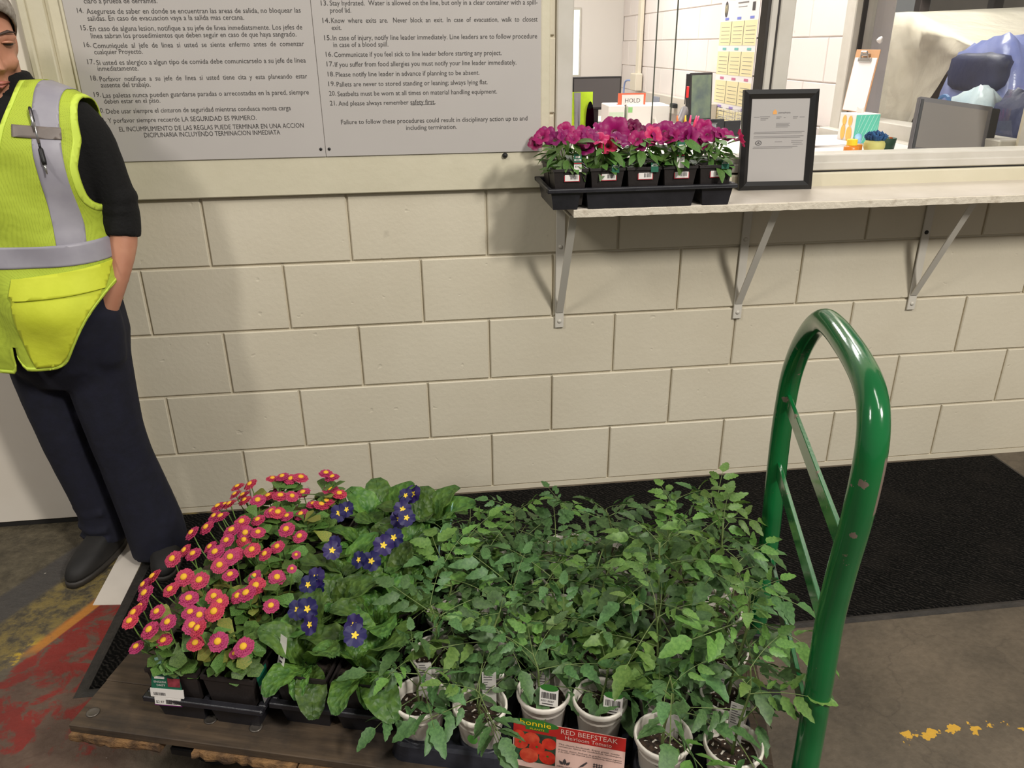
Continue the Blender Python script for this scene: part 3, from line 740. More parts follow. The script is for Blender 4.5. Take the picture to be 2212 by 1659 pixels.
# the display close to the glass, tilted back
t = thing('display_panel', 'grey flat display leaning back on the counter close to the right-hand glass', 'monitor', (2.015, .27, CZ), R(-6))
M_ = T3((.03, 0, .008)) @ Matrix.Rotation(R(8), 4, 'Y') @ Matrix.Rotation(R(-14), 4, 'X')
obj('housing', MB().cbox(-.142, .122, -.008, .012, .004, .180, .003).xf(M_), 'monitor_grey', t)
obj('side_edge', MB().cbox(.118, .150, -.008, .022, .004, .176, .003).xf(M_), 'monitor_bezel', t)
obj('screen', MB().box(-.126, .106, -.0095, -.0075, .014, .164).xf(M_), mat('dead_screen', srgb(120, 114, 110), .25), t)
obj('bezel_line', MB().box(-.136, -.127, -.010, -.0075, .008, .172).xf(M_), 'monitor_bezel', t)
obj('foot', MB().cbox(-.08, .08, .0, .09, 0, .008, .002), 'monitor_bezel', t)
# boxes, HOLD card, tissues, pens
t = thing('carton', 'larger white carton on the desk carrying the HOLD card', 'box', (1.29, 1.45, DZ), R(-4))
obj('carton_body', MB().cbox(-.075, .125, 0, .20, 0, .150, .004), 'box_white', t)
obj('end_panel', MB().box(-.0765, -.0745, .01, .19, .006, .142), 'box_green_tint', t)
obj('green_mark', MB().box(-.072, -.052, -.001, .001, .118, .142), mat('mark_green', srgb(150, 206, 130), .5), t)
t = thing('carton', 'smaller white carton to the left of the HOLD card carton', 'box', (1.165, 1.47, DZ), R(-4))
obj('carton_body', MB().cbox(-.04, .04, 0, .20, 0, .150, .004), 'box_white', t)
obj('front_panel', MB().box(-.034, .034, -.0012, .001, .006, .120), 'box_green_tint', t)
t = thing('hold_card', 'orange card with a white sheet reading HOLD on the larger carton', 'card', (1.245, 1.50, DZ+.150), R(-4))
obj('card', MB().box(-.066, .066, 0, .003, 0, .052), 'orange_card', t)
sh_ = obj('sheet', MB().box(-.048, .056, -.002, -.0005, 0, .045), 'box_white', t)
obj('lettering', text_mb('HOLD', .072, .019).xf(T3((-.032, -.0026, .010))), 'print_dark', sh_)
obj('rest', MB().box(-.066, .066, .003, .03, 0, .004), 'orange_card', t)
t = thing('tissue_box', 'low white tissue box with a tissue standing up, in front of the cartons', 'tissue box', (1.29, 1.28, DZ), 0)
obj('carton_body', MB().cbox(-.045, .045, -.04, .04, 0, .075, .003), 'box_green_tint', t)
obj('tissue', MB().grid(lambda a, c: ((a-.5)*.05*(1-.6*c), .012*math.sin(a*7), .072+c*.036+.006*math.sin(a*9)), 8, 4), 'box_white', t)
for k, (c, dx, dy, lean) in enumerate(((srgb(238, 120, 60), 0, 0, -.1), (srgb(222, 120, 70), .022, .01, .12), (srgb(244, 200, 60), .036, -.004, -.05), (srgb(236, 70, 130), .050, .006, .1), (srgb(226, 60, 110), .064, 0, .22), (srgb(196, 60, 120), .072, .012, .3))):
    nm = ['orange highlighter pen, leftmost in the pen pot', 'copper-coloured pen beside the orange highlighter', 'yellow highlighter pen in the middle of the pen pot', 'pink highlighter pen right of the yellow one', 'bright rose pen leaning right in the pen pot', 'dark pink pen leaning furthest right in the pen pot'][k]
    mat('pen_%d' % k, c, .4)
    o = obj('highlighter', MB().tube([(0, 0, 0), (0, 0, .085), (0, 0, .088), (0, 0, .108)], [.0055, .0055, .0045, .003], 8), 'pen_%d' % k, None, (1.418+dx*.9, 1.30+dy, DZ+.006), (0, lean, 0), smooth=True)
    tag(o, nm, 'pen', 'pens in the pen pot')
t = thing('pen_pot', 'pale pen pot full of highlighters on the desk', 'pen pot', (1.452, 1.303, DZ))
obj('pot', MB().cbox(-.055, .055, -.026, -.023, 0, .06, .001).cbox(-.055, .055, .023, .026, 0, .06, .001).cbox(-.055, -.052, -.023, .023, 0, .06, .001).cbox(.052, .055, -.023, .023, 0, .06, .001).box(-.052, .052, -.023, .023, 0, .003), 'box_green_tint', t)
t = thing('desk_phone', 'dark grey desk telephone in front of the narrow monitor', 'telephone', (1.53, 1.36, DZ), R(-25))
obj('base', MB().frus((-.09, .09, -.09, .09), (-.085, .085, -.02, .09), 0, .07), 'monitor_bezel', t)
obj('handset', MB().tube(catmull([(-.075, -.10, .055), (-.075, -.08, .085), (-.075, 0, .108), (-.075, .075, .125), (-.075, .09, .105)], 4), [.018]*17, 8), 'monitor_grey', t, smooth=True)
t = thing('letter_tray', 'black corner letter tray below the narrow monitor', 'tray', (1.70, 1.42, DZ))
obj('side', MB().cbox(-.16, -.02, -.004, .004, 0, .085, .002).xf(Matrix.Rotation(R(0), 4, 'Z')), 'black_mesh', t)
obj('back', MB().cbox(-.02, .07, -.004, .004, 0, .075, .002).xf(Matrix.Rotation(R(12), 4, 'Z')), 'black_mesh', t)
obj('base', MB().cbox(-.16, .07, 0, .16, 0, .006, .002), 'black_mesh', t)
obj('papers', MB().box(-.14, .06, .02, .15, .006, .03), 'cal_white', t)
t = thing('wire_basket', 'thin wire basket under the wall calendar', 'basket', (1.90, 1.78, DZ))
b = MB()
for z in (.03, .06, .09): b.tube([(-.09, -.06, z), (.09, -.06, z), (.09, .06, z), (-.09, .06, z), (-.09, -.06, z)], .0016, 5)
for k in range(7):
    x = -.09+.03*k; b.tube([(x, -.06, .09), (x, -.06, .0), (x, .06, 0), (x, .06, .09)], .0013, 4)
obj('wire', b, 'chrome', t)
# high-visibility vest on the chair
t = thing('coat_stand', 'slim dark coat stand behind the tray of petunias', 'coat stand', (.925, 1.125, 0))
obj('post', MB().tube([(0, 0, .02), (0, 0, 1.20)], .012, 10), 'black_mesh', t, smooth=True)
obj('base', MB().lathe([(0, 0), (.045, 0), (.045, .015), (.02, .03), (0, .03)], 20), 'black_mesh', t)
obj('hook', MB().tube([(0, 0, 1.17), (0, -.025, 1.175), (0, -.035, 1.19)], .006, 8), 'chrome', t, smooth=True)
t = thing('safety_vest', 'yellow high-visibility vest with grey stripe hanging on the coat stand in the office', 'vest', (.945, 1.08, .9))
def vest_surf(x0, x1, z0, z1, off):
    return MB().grid(lambda a, c: (x0+(x1-x0)*a+.012*(1-c)*math.sin(a*5), -.022-off-.010*math.sin(a*8)*(1-c)-.018*math.sin(PI*c), z0+(z1-z0)*c), 10, 8)
ob = obj('front_panel', vest_surf(-.115, .012, .02, .335, 0), 'hivis', t); ob.modifiers.new('s', 'SOLIDIFY').thickness = .004
ob = obj('stripe', vest_surf(-.068, -.040, .03, .333, .004), 'reflective_tape', t)
ob = obj('waist_stripe', vest_surf(-.112, .010, .05, .10, .003), 'reflective_tape', t)
b = MB(); b.lathe([(0, 0), (1, 0)], 20); b.xf(T3((-.004, -.050, .215)) @ Matrix.Rotation(R(90), 4, 'X') @ Matrix.Diagonal((.018, .085, 1, 1)))
obj('arm_hole', b, 'black_mesh', t)
# calendar, conduit, data box and cable channel on the right office wall
t = thing('wall_calendar', 'tall year planner with yellow month grids on the office block wall', 'calendar', (OX-.006, 2.64, .93))
obj('sheet', MB().box(-.003, .0, -.29, .29, 0, .72), 'cal_white', t)
b = MB(); hy = .29
for r, (z0, z1) in enumerate(((.0, .095), (.130, .265), (.300, .435), (.470, .605))):
    for c in range(3):
        y1 = hy-.006-c*.194; y0 = y1-.186
        b.box(-.0042, -.0028, y0, y1, z0, z1, 0)
        for k in range(5): b.box(-.0048, -.0040, y0+.02, y1-.03, z0+.014+k*.022, z0+.0165+k*.022, 5)
        b.box(-.0048, -.0040, y0+.05, y0+.11, z1+.008, z1+.022, [4, 3, 2, 1][r])
    for c in (1, 2): b.box(-.005, -.004, hy-.006-c*.194+.003, hy-.006-c*.194+.006, z0, z1, 6)
ring = lambda r0, yy, zz, n=20: [(-.0048, yy+r0*.6*math.cos(2*PI*j/n), zz+r0*math.sin(2*PI*j/n)) for j in range(n)]
o_ = len(b.v); b.add(ring(.045, .20, .675), [tuple(range(20))], 6)
b.join(text_mb('W', .045, .05).xf(Matrix.Rotation(R(-90), 4, 'Z')), T3((-.0056, .222, .652)), 0)
b.box(-.0048, -.004, -.14, .02, .70, .707, 5).box(-.0048, -.004, -.12, .01, .68, .683, 5).box(-.0048, -.004, -.20, -.24, .655, .70, 6)
obj('print', b, ['cal_yellow', 'ink_blue', 'ink_teal', 'ink_rose', 'ink_violet', 'print_pale', 'print_dark'], t)
t = thing('cable_conduit', 'ivory cable conduit ending in a data box near the office corner', 'conduit', (OX-.014, 4.72, 1.06))
obj('channel', MB().cbox(-.03, 0, -.045, .045, .10, 1.5, .004), 'ivory_plastic', t)
obj('data_box', MB().cbox(-.06, 0, -.09, .09, -.02, .12, .006), 'ivory_plastic', t)
obj('cable', MB().tube(catmull([(-.05, .09, .06), (-.07, .22, .04), (-.07, .25, -.10)], 6), .008, 6), mat('cable_blue', srgb(150, 170, 220), .5), t, smooth=True)
t = thing('wall_raceway', 'beige horizontal cable raceway low on the office block wall', 'raceway', (OX-.012, 3.6, .93))
obj('cover', MB().cbox(-.05, 0, -.75, .75, 0, .12, .004), mat('raceway_beige', srgb(206, 196, 184), .5), t)
obj('socket', MB().cbox(-.056, -.05, .35, .50, .03, .10, .002), mat('socket_grey', srgb(150, 154, 170), .5), t)
obj('plug', MB().cbox(-.085, -.05, -.10, -.02, .05, .08, .004), 'black_mesh', t)
# small things on the counter
t = thing('tissue_box', 'cube tissue box with teal and orange sides behind the yarn ball', 'tissue box', (1.995, .78, CZ), R(4))
s_ = .054
obj('carton_body', MB().cbox(-s_, s_, -s_, s_, 0, .112, .002), 'box_white', t)
b = MB().box(-s_+.002, s_-.002, -s_-.0008, -s_+.0008, .002, .110)
obj('teal_side', b, 'teal_print', t)
b = MB()
for k in range(9):
    x = -.07+.018*k
    def cl(x): return max(-s_+.003, min(s_-.003, x))
    b.add([(cl(x), -s_-.0013, .004), (cl(x+.002), -s_-.0013, .004), (cl(x+.042), -s_-.0013, .108), (cl(x+.040), -s_-.0013, .108)], [(0, 1, 2, 3)])
obj('white_lines', b, mat('line_mint', srgb(190, 230, 220), .5), t)
b = MB()
for yy, zz, ry, rz_ in ((-.022, .085, .014, .02), (.018, .085, .014, .02), (-.022, .035, .02, .03), (.02, .04, .016, .03)):
    b.add([(-s_-.001, yy+ry*math.cos(2*PI*j/14), zz+rz_*math.sin(2*PI*j/14)) for j in range(14)], [tuple(range(14))[::-1]])
obj('orange_print', b, 'orange_print', t)
obj('tissue', MB().grid(lambda a, c: ((a-.5)*.04, .008*math.sin(a*8), .110+c*.022+.004*math.sin(a*11)), 8, 3), 'box_white', t)
t = thing('fuzzy_pot', 'small yellow-green round pot topped with fuzzy blue yarn on the counter', 'ornament', (1.853, .41, CZ))
obj('bowl', MB().lathe([(0, 0), (.018, .001), (.030, .010), (.0365, .026), (.036, .040), (.031, .050), (0, .050)], 20), 'pot_yellowgreen', t, smooth=True)
b = MB(); rnd = random.Random(3)
for k in range(90):
    a = rnd.random()*6.28; r = .030*math.sqrt(rnd.random()); x, y = r*math.cos(a), r*math.sin(a); top = .078-.5*r*r/.03+rnd.uniform(-.004, .004)
    b.tube([(x*.8, y*.8, .046), (x*1.25, y*1.25, top), (x*1.2+.006*rnd.uniform(-1, 1), y*1.2+.006*rnd.uniform(-1, 1), top+.005)], [.005, .0045, .001], 5)
obj('yarn', b, 'yarn_blue', t, smooth=True)['kind'] = 'stuff'
t = thing('amber_jar', 'small amber jar with a yellow lid left of the yarn pot', 'jar', (1.772, .42, CZ))
obj('jar', MB().lathe([(0, 0), (.024, 0), (.026, .006), (.026, .026), (.018, .034), (.0, .034)], 18), 'jar_amber', t, smooth=True)
obj('lid', MB().lathe([(0, .034), (.0185, .034), (.0185, .052), (.017, .054), (0, .054)], 18), 'lid_yellow', t)
tag(obj('sticky_pad', MB().cbox(1.806, 1.836, .455, .485, CZ, CZ+.030, .002), mat('pad_orange', srgb(250, 160, 70), .6)), 'small orange pad between the amber jar and the yarn pot', 'note pad')
t = thing('plant_cup', 'dark green cup with orange and cream stubs beside the yarn pot', 'cup', (1.935, .47, CZ))
obj('cup', MB().lathe([(0, 0), (.028, 0), (.034, .05), (.032, .05), (.026, .004), (0, .004)], 16), mat('cup_green', srgb(46, 84, 62), .5), t, smooth=True)
for k, (dx, c) in enumerate(((-.012, srgb(226, 216, 190)), (.012, srgb(250, 120, 50)), (.0, srgb(236, 200, 170)))):
    obj('stub', MB().tube([(dx, .004*k, .006), (dx*1.6, .004*k, .045+.006*k)], .006, 7), mat('stub_%d' % k, c, .5), t)
t = thing('paper_stack', 'loose stack of white papers on the counter left of the tissue cube', 'papers', (1.80, .74, CZ), R(-6))
for k in range(5): obj('paper_sheet', MB().box(-.16+.01*k, .10+.008*k, -.10, .10, .002*k, .002*k+.0012).xf(Matrix.Rotation(R(5*k-8), 4, 'Z')), 'cal_white', t)
tag(obj('blue_tube', MB().tube([(1.935, .66, CZ+.012), (1.955, .70, CZ+.03)], [.010, .014], 10), 'pale_blue_print', smooth=True), 'pale blue tube lying against the tissue cube', 'tube')
t = thing('clipboard', 'brown clipboard with white paper leaning against the side window', 'clipboard', (OX-.055, 1.10, 1.130), rot=(0, R(6), 0))
obj('board', MB().cbox(-.003, 0, -.095, .095, 0, .255, .001), 'clipboard_brown', t)
obj('paper_sheet', MB().box(-.0045, -.003, -.088, .088, .004, .222), 'cal_white', t)
obj('clip', MB().cbox(-.012, -.004, -.05, .05, .205, .222, .002).tube([(-.010, -.035, .215), (-.018, -.02, .245), (-.018, .02, .245), (-.010, .035, .215)], .004, 6).cbox(-.014, -.005, -.03, .03, .228, .24, .002), 'chrome', t)
tag(obj('suction_hook', MB().lathe([(0, 0), (.016, 0), (.012, .008), (.005, .016), (0, .018)], 12).xf(T3((OX-.005, 1.06, 1.42)) @ Matrix.Rotation(R(-90), 4, 'Y')), 'cal_white', smooth=True), 'clear suction hook above the clipboard', 'hook')
# goods in the packing room
mat('plastic_sheet', srgb(222, 216, 202), .3, srgb(208, 202, 186), 3, bump=(5, .5, 'noise', .03))
mat('carton_brown', srgb(150, 126, 100), .7)
mat('blue_film', srgb(146, 154, 200), .25, srgb(112, 124, 186), 5, bump=(8, .8))
mat('navy_cloth', srgb(38, 46, 86), .5, srgb(28, 34, 66), 6, bump=(10, .7))
mat('white_film', srgb(210, 226, 232), .3, srgb(184, 206, 218), 6, bump=(9, .7))
mat('shelf_steel', srgb(96, 86, 84), .5)
def lump(name, label, cat, c, s, matn, seed, amp=.08, top=1.0, res=12):
    rnd = Vector((seed*3.1, seed*1.7, seed*.9)); vs = []; n = res*2; mb = MB()
    def f(a, b_):
        th = 2*PI*a; ph = PI*(b_-.5); p = 5.0
        x, y, z = math.cos(ph)*math.cos(th), math.cos(ph)*math.sin(th), math.sin(ph)
        q = (abs(x)**p+abs(y)**p+abs(z)**p)**(-1/p); v = Vector((x, y, z))*q
        k = 1+amp*(mnoise.noise(v*1.6+rnd)+.6*mnoise.noise(v*4+rnd))
        return (c[0]+s[0]*v.x*k, c[1]+s[1]*v.y*k, c[2]+s[2]*max(-1, v.z*k))
    mb.grid(f, n, res)
    return tag(obj(name, mb, matn, smooth=True), label, cat)
t = thing('wrapped_pallet', 'pallet load under a pale crumpled plastic sheet beyond the side window', 'pallet load', (3.0, 2.0, 0))
def sheet(a, c):
    y = .62-1.42*a; top = 1.56-(.0 if a < .42 else (a-.42)*.36)
    if c < .5:
        z0 = 0 if a < .54 else min(1.28, .90+(a-.54)*1.8) if a > .60 else (a-.54)/.06*1.0     # pulled aside low on the right
        k = c/.5; z = z0+(top-z0)*k; q = Vector((a*5, z*3.2, 1)); x = -.15+.06*mnoise.noise(q*.8)+.03*abs(mnoise.noise(q*1.7))+.006*mnoise.noise(q*4)
    else:
        k = (c-.5)/.5; z = top+.03*math.sin(a*8)*k; x = -.10+.9*k
    return (x, y+.03*mnoise.noise(Vector((a*5, c*5, 4))), z)
obj('plastic_cover', MB().grid(sheet, 44, 40), 'plastic_sheet', t, smooth=True)
obj('load', MB().cbox(-.06, .75, -.74, .56, .14, 1.22, .01), 'carton_brown', t)
obj('pallet', MB().cbox(0, .8, -.75, .6, 0, .02, .003).cbox(0, .8, -.75, .6, .11, .14, .003).cbox(0, .8, -.75, -.65, .02, .11, .003).cbox(0, .8, -.1, .0, .02, .11, .003).cbox(0, .8, .5, .6, .02, .11, .003), 'carton_brown', t)
t = thing('bag_of_clothes', 'blue translucent bag holding dark folded cloth beyond the side window', 'bag', (2.86, 1.18, 1.22))
t.location = (2.66, .95, 0)
bb = lump('film', '', '', (0, 0, .71), (.10, .24, .71), 'blue_film', 3, .07); bb.parent = t; del bb['label']; del bb['category']
bb = lump('cloth', '', '', (-.075, -.02, 1.29), (.045, .17, .075), 'navy_cloth', 5, .08); bb.parent = t; del bb['label']; del bb['category']
t = thing('printed_bag', 'white plastic bag with blue print below the blue bag', 'bag', (2.49, .78, 0))
bb = lump('film', '', '', (0, 0, .62), (.06, .15, .62), 'white_film', 7, .09); bb.parent = t; del bb['label']; del bb['category']
b = MB()
for cy, cz, r in ((.09, 1.14, .04),):
    b.tube([(-.082, cy+r*math.cos(a), cz+.03+r*.9*math.sin(a)) for a in [k*.45 for k in range(11)]], .008, 5)
b.tube([(-.072, .055, 1.12), (-.072, .05, 1.06), (-.07, .045, 1.0)], .008, 5)
b.tube([(-.072, -.005, 1.14), (-.072, -.03, 1.16), (-.072, -.055, 1.14), (-.072, -.03, 1.10), (-.072, -.06, 1.08)], .007, 5)
obj('print', b, mat('print_blue', srgb(74, 120, 176), .5), t)
lump('navy_bag', 'bulky dark blue bag at the right edge of the side window', 'bag', (2.47, .50, .60), (.06, .14, .64), 'navy_cloth', 11, .08)
t = thing('storage_rack', 'dark storage rack with mixed goods behind the plastic sheet', 'rack', (4.4, 2.2, 0))
for lx, ly in ((-.3, -1.9), (.3, -1.9), (-.3, 1.6), (.3, 1.6), (-.3, -.1), (.3, -.1)): obj('upright', MB().cbox(lx-.04, lx+.04, ly-.04, ly+.04, 0, 2.6, .004), 'shelf_steel', t)
for z in (.3, 1.0, 1.70, 2.4): obj('rack_shelf', MB().cbox(-.34, .34, -1.94, 1.64, z, z+.05, .004), 'shelf_steel', t)
CART = [(1.05, -1.70, .34, .45, (110, 84, 84), 'plum-brown'), (1.05, -1.25, .28, .38, (84, 92, 84), 'grey-green'), (1.05, -.80, .30, .50, (150, 120, 104), 'tan'), (1.05, .15, .34, .42, (70, 82, 92), 'slate blue'), (1.05, .62, .30, .5, (176, 92, 76), 'brick red'), (1.05, 1.1, .3, .44, (96, 90, 96), 'dark grey'),
        (1.75, -1.62, .36, .40, (190, 176, 160), 'cream'), (1.75, -1.10, .30, .34, (128, 70, 74), 'wine red'), (1.75, -.62, .28, .42, (104, 108, 84), 'olive'), (1.75, .3, .34, .36, (96, 76, 100), 'mauve')]
for z, y, w_, h_, c, cn in CART:
    nm = 'rackbox_%d_%d_%d' % c; mat(nm, srgb(*c), .6)
    o = thing('storage_carton', '%s carton on the %s shelf of the storage rack behind the plastic sheet' % (cn, 'middle' if z < 1.5 else 'upper'), 'carton', (4.4, 2.2+y+w_/2, z+.001), group='cartons on the storage rack')
    obj('carton_body', MB().cbox(-.24, .24, -w_/2, w_/2, 0, h_, .006), nm, o)
    obj('sticker', MB().box(-.243, -.24, -.04, .04, h_*.4, h_*.6), 'cal_white', o)
# ------------------------------------------------------------------ floor mat and tape
def m_mat():
    m, nt, b = nodes('mat_carpet'); MATS['mat_carpet'] = m
    n = tex(nt, 'noise', 130, detail=3); n2 = tex(nt, 'noise', 5, detail=4)
    w = tex(nt, 'wave', 42); w.bands_direction = 'DIAGONAL'; w.inputs['Distortion'].default_value = 7.0; w.inputs['Detail'].default_value = 2
    f = math_(nt, 'MULTIPLY', n.outputs[0], math_(nt, 'ADD', w.outputs['Fac'], .7))
    c = ramp(nt, f, [(.25, srgb(5, 5, 4)), (.62, srgb(14, 13, 12)), (.95, srgb(42, 39, 36))])
    c = mix(nt, math_(nt, 'MULTIPLY', sstep(nt, n2.outputs[0], .5, .7), .25), c, srgb(40, 36, 32))
    link(nt, c, b.inputs['Base Color']); setin(b, 'Roughness', .95); setin(b, 'Specular IOR Level', .1)
    bn = nt.nodes.new('ShaderNodeBump'); bn.inputs['Strength'].default_value = .9; bn.inputs['Distance'].default_value = .004
    link(nt, f, bn.inputs['Height']); link(nt, bn.outputs[0], b.inputs['Normal'])
m_mat()
mat('mat_rubber', srgb(40, 37, 34), .6, srgb(56, 51, 46), 20, bump=(60, .3))
t = thing('floor_mat', 'long charcoal carpet mat lying along the foot of the block wall', 'mat', (.82, -.42, 0))
MX0, MX1, MY0, MY1 = -1.50, 1.46, -.385, .405
b = MB().frus((MX0, MX1, MY0, MY1), (MX0+.022, MX1-.012, MY0+.014, MY1-.006), 0.0005, .004)
obj('border', b, 'mat_rubber', t)
obj('carpet', MB().frus((MX0+.028, MX1-.016, MY0+.020, MY1-.010), (MX0+.034, MX1-.020, MY0+.026, MY1-.014), .003, .009), 'mat_carpet', t)
mat('white_tape', srgb(222, 212, 200), .35, srgb(212, 202, 190), 5)
tag(obj('floor_tape', MB().add([(-.757, -.455, .0012), (-.680, -.463, .0012), (-.686, -.02, .0012), (-.765, -.02, .0012), (-.757, -.455, 0), (-.680, -.463, 0), (-.686, -.02, 0), (-.765, -.02, 0)], [(0, 1, 2, 3), (4, 5, 1, 0), (5, 6, 2, 1), (6, 7, 3, 2), (7, 4, 0, 3)]), 'white_tape'), 'strip of white tape on the floor next to the black shoe', 'tape')

# ------------------------------------------------------------------ platform cart
CA = R(-16.5); CO = Vector((-.529, -1.109, 0)); E1 = Vector((math.cos(CA), math.sin(CA), 0)); E2 = Vector((-math.sin(CA), math.cos(CA), 0))
def cw(u, v, z=0): return CO+E1*u+E2*v+Vector((0, 0, z))
DK = .22
def m_deck():
    m, nt, b = nodes('worn_deck_wood'); MATS['worn_deck_wood'] = m
    tc = nt.nodes.new('ShaderNodeTexCoord'); mp = nt.nodes.new('ShaderNodeMapping'); mp.inputs['Scale'].default_value = (2.5, 26, 26); link(nt, tc.outputs['Object'], mp.inputs[0])
    g = nt.nodes.new('ShaderNodeTexNoise'); g.inputs['Scale'].default_value = 3; g.inputs['Detail'].default_value = 7; link(nt, mp.outputs[0], g.inputs['Vector'])
    n = tex(nt, 'noise', 5.5, 'OBJ', detail=8, rough=.65)
    c = ramp(nt, g.outputs[0], [(.3, srgb(60, 48, 36)), (.7, srgb(86, 70, 53))])
    c = mix(nt, math_(nt, 'MULTIPLY', sstep(nt, n.outputs[0], .42, .62), .75), c, srgb(44, 37, 31))
    c = mix(nt, math_(nt, 'MULTIPLY', sstep(nt, n.outputs[0], .38, .28), .6), c, srgb(122, 92, 62))
    link(nt, c, b.inputs['Base Color']); setin(b, 'Roughness', .7)
    bn = nt.nodes.new('ShaderNodeBump'); bn.inputs['Strength'].default_value = .4; bn.inputs['Distance'].default_value = .004; link(nt, g.outputs[0], bn.inputs['Height']); link(nt, bn.outputs[0], b.inputs['Normal'])
m_deck()
mat('split_wood', srgb(140, 104, 64), .8, srgb(76, 56, 38), 30, bump=(50, .9))
mat('steel_dull', srgb(120, 112, 104), .45, srgb(84, 78, 72), 14, metal=.6)
mat('rubber_black', srgb(24, 23, 23), .7)
def m_green():
    m, nt, b = nodes('green_enamel'); MATS['green_enamel'] = m
    n = tex(nt, 'noise', 24, 'OBJ', detail=5, rough=.6); n2 = tex(nt, 'noise', 6, 'OBJ', detail=2)
    chip = math_(nt, 'MULTIPLY', sstep(nt, n.outputs[0], .655, .67), sstep(nt, n2.outputs[0], .46, .56))
    base = ramp(nt, n2.outputs[0], [(.3, srgb(8, 84, 40)), (.7, srgb(18, 104, 52))])
    # one long scrape on the outer side of the near post, in the cart's own coordinates
    tc = nt.nodes.new('ShaderNodeTexCoord'); sp = nt.nodes.new('ShaderNodeSeparateXYZ'); link(nt, tc.outputs['Object'], sp.inputs[0])
    sc = math_(nt, 'MULTIPLY', math_(nt, 'MULTIPLY', sstep(nt, sp.outputs[2], .815, .822), sstep(nt, sp.outputs[2], .912, .905)), math_(nt, 'MULTIPLY', sstep(nt, sp.outputs[0], 1.3785, 1.3795), sstep(nt, sp.outputs[1], .030, .028)))
    chip = math_(nt, 'MAXIMUM', chip, sc)
    c = mix(nt, chip, base, srgb(120, 104, 92)); link(nt, c, b.inputs['Base Color'])
    link(nt, math_(nt, 'MULTIPLY_ADD', chip, .45, .16), b.inputs['Roughness']); setin(b, 'Coat Weight', .3); setin(b, 'Coat Roughness', .1)
    n3 = tex(nt, 'noise', 70, 'OBJ', detail=2)
    bn = nt.nodes.new('ShaderNodeBump'); bn.inputs['Strength'].default_value = .12; bn.inputs['Distance'].default_value = .002; link(nt, n3.outputs[0], bn.inputs['Height']); link(nt, bn.outputs[0], b.inputs['Normal'])
m_green()
cart = thing('platform_cart', 'wooden platform cart with a bent green tube handle, loaded with seedlings', 'cart', tuple(CO), CA)
DU, DV = 1.333, .70
# deck of boards side by side across the cart
ws = [0, .118, .236, .352, .470, .586, DV]
for k in range(6):
    obj('deck_board', MB().cbox(0 if k % 2 else .002, DU, ws[k]+.0007, ws[k+1]-.0007, DK-.018-.0004*(k % 2), DK-.0004*(k % 2), .0015), 'worn_deck_wood', cart)
random.seed(8)
def splint(u0, u1, z0, z1, v0=-.006):
    n = max(4, int((u1-u0)/.012)); vs = []
    for i in range(n+1):
        u = u0+(u1-u0)*i/n; a = random.uniform(-.004, .003); d = random.uniform(0, .006)
        vs += [(u, v0+a, z1), (u, v0+a-random.uniform(0, .003), (z0+z1)/2), (u, v0+a+.002, z0+d), (u, .06, z0+d), (u, .06, z1)]
    fs = [(i*5+k, i*5+(k+1) % 5, i*5+5+(k+1) % 5, i*5+5+k) for i in range(n) for k in range(5)]
    return MB().add(vs, [f[::-1] for f in fs]+[(0, 1, 2, 3, 4), tuple(n*5+k for k in (4, 3, 2, 1, 0))])
for a, c in ((.004, .190), (.262, .470), (.474, .83), (.84, 1.32)):
    obj('splintered_edge', splint(a, c, DK-.040, DK-.0185), 'split_wood', cart)
for v in (.10, .34, .60): obj('underframe_rail', MB().cbox(.02, DU+.05, v-.02, v+.02, DK-.075, DK-.041, .003), 'rubber_black', cart)
for u in (.20, 1.10): obj('cross_rail', MB().cbox(u-.025, u+.025, .04, .66, DK-.095, DK-.076, .003), 'rubber_black', cart)
for u in (.20, 1.10):
    for v in (.14, .56):
        cs = obj('caster', MB().cbox(u-.035, u+.035, v-.03, v+.03, DK-.099, DK-.093, .001).box(u-.022, u+.022, v-.024, v-.020, .05, DK-.095).box(u-.022, u+.022, v+.020, v+.024, .05, DK-.095), 'steel_dull', cart)
        obj('wheel', MB().lathe([(.012, -.018), (.05, -.018), (.058, -.010), (.058, .010), (.05, .018), (.012, .018)], 20).xf(T3((u, v, .058)) @ Matrix.Rotation(R(90), 4, 'X')), 'rubber_black', cs, smooth=False)
for u, v in ((.031, .035), (.27, .055), (.366, .051), (1.29, .05), (1.295, .30)):
    obj('bolt_washer', MB().lathe([(.006, .0006), (.0125, .0006), (.0125, .0020), (.0095, .0024), (.007, .0012), (.006, .0010)], 16).xf(T3((u, v, DK))), 'steel_dull', cart, smooth=True)
HU = 1.365
HP = [(.05, .09), (.05, .32), (.062, .50), (.068, .60), (.056, .70), (.038, .795), (.031, .874), (.034, .918), (.045, .947), (.067, .970), (.105, .984), (.17, .990), (.24, .990), (.32, .986), (.40, .972), (.475, .930), (.545, .866), (.596, .79), (.614, .71), (.615, .62), (.597, .50), (.582, .42), (.575, .30), (.575, .09)]
obj('handle', MB().tube(catmull([(HU, v, z) for v, z in HP], 5), .0212, 20), 'green_enamel', cart, smooth=True)
for z, a, c in ((.728, .055, .605), (.566, .07, .60), (.365, .055, .58)):
    obj('handle_brace', MB().cbox(HU-.004, HU+.004, a, c, z-.017, z+.017, .001), 'green_enamel', cart)
for v in (.05, .575): obj('handle_socket', MB().cbox(HU-.06, HU+.026, v-.026, v+.026, .085, .145, .003), 'rubber_black', cart)

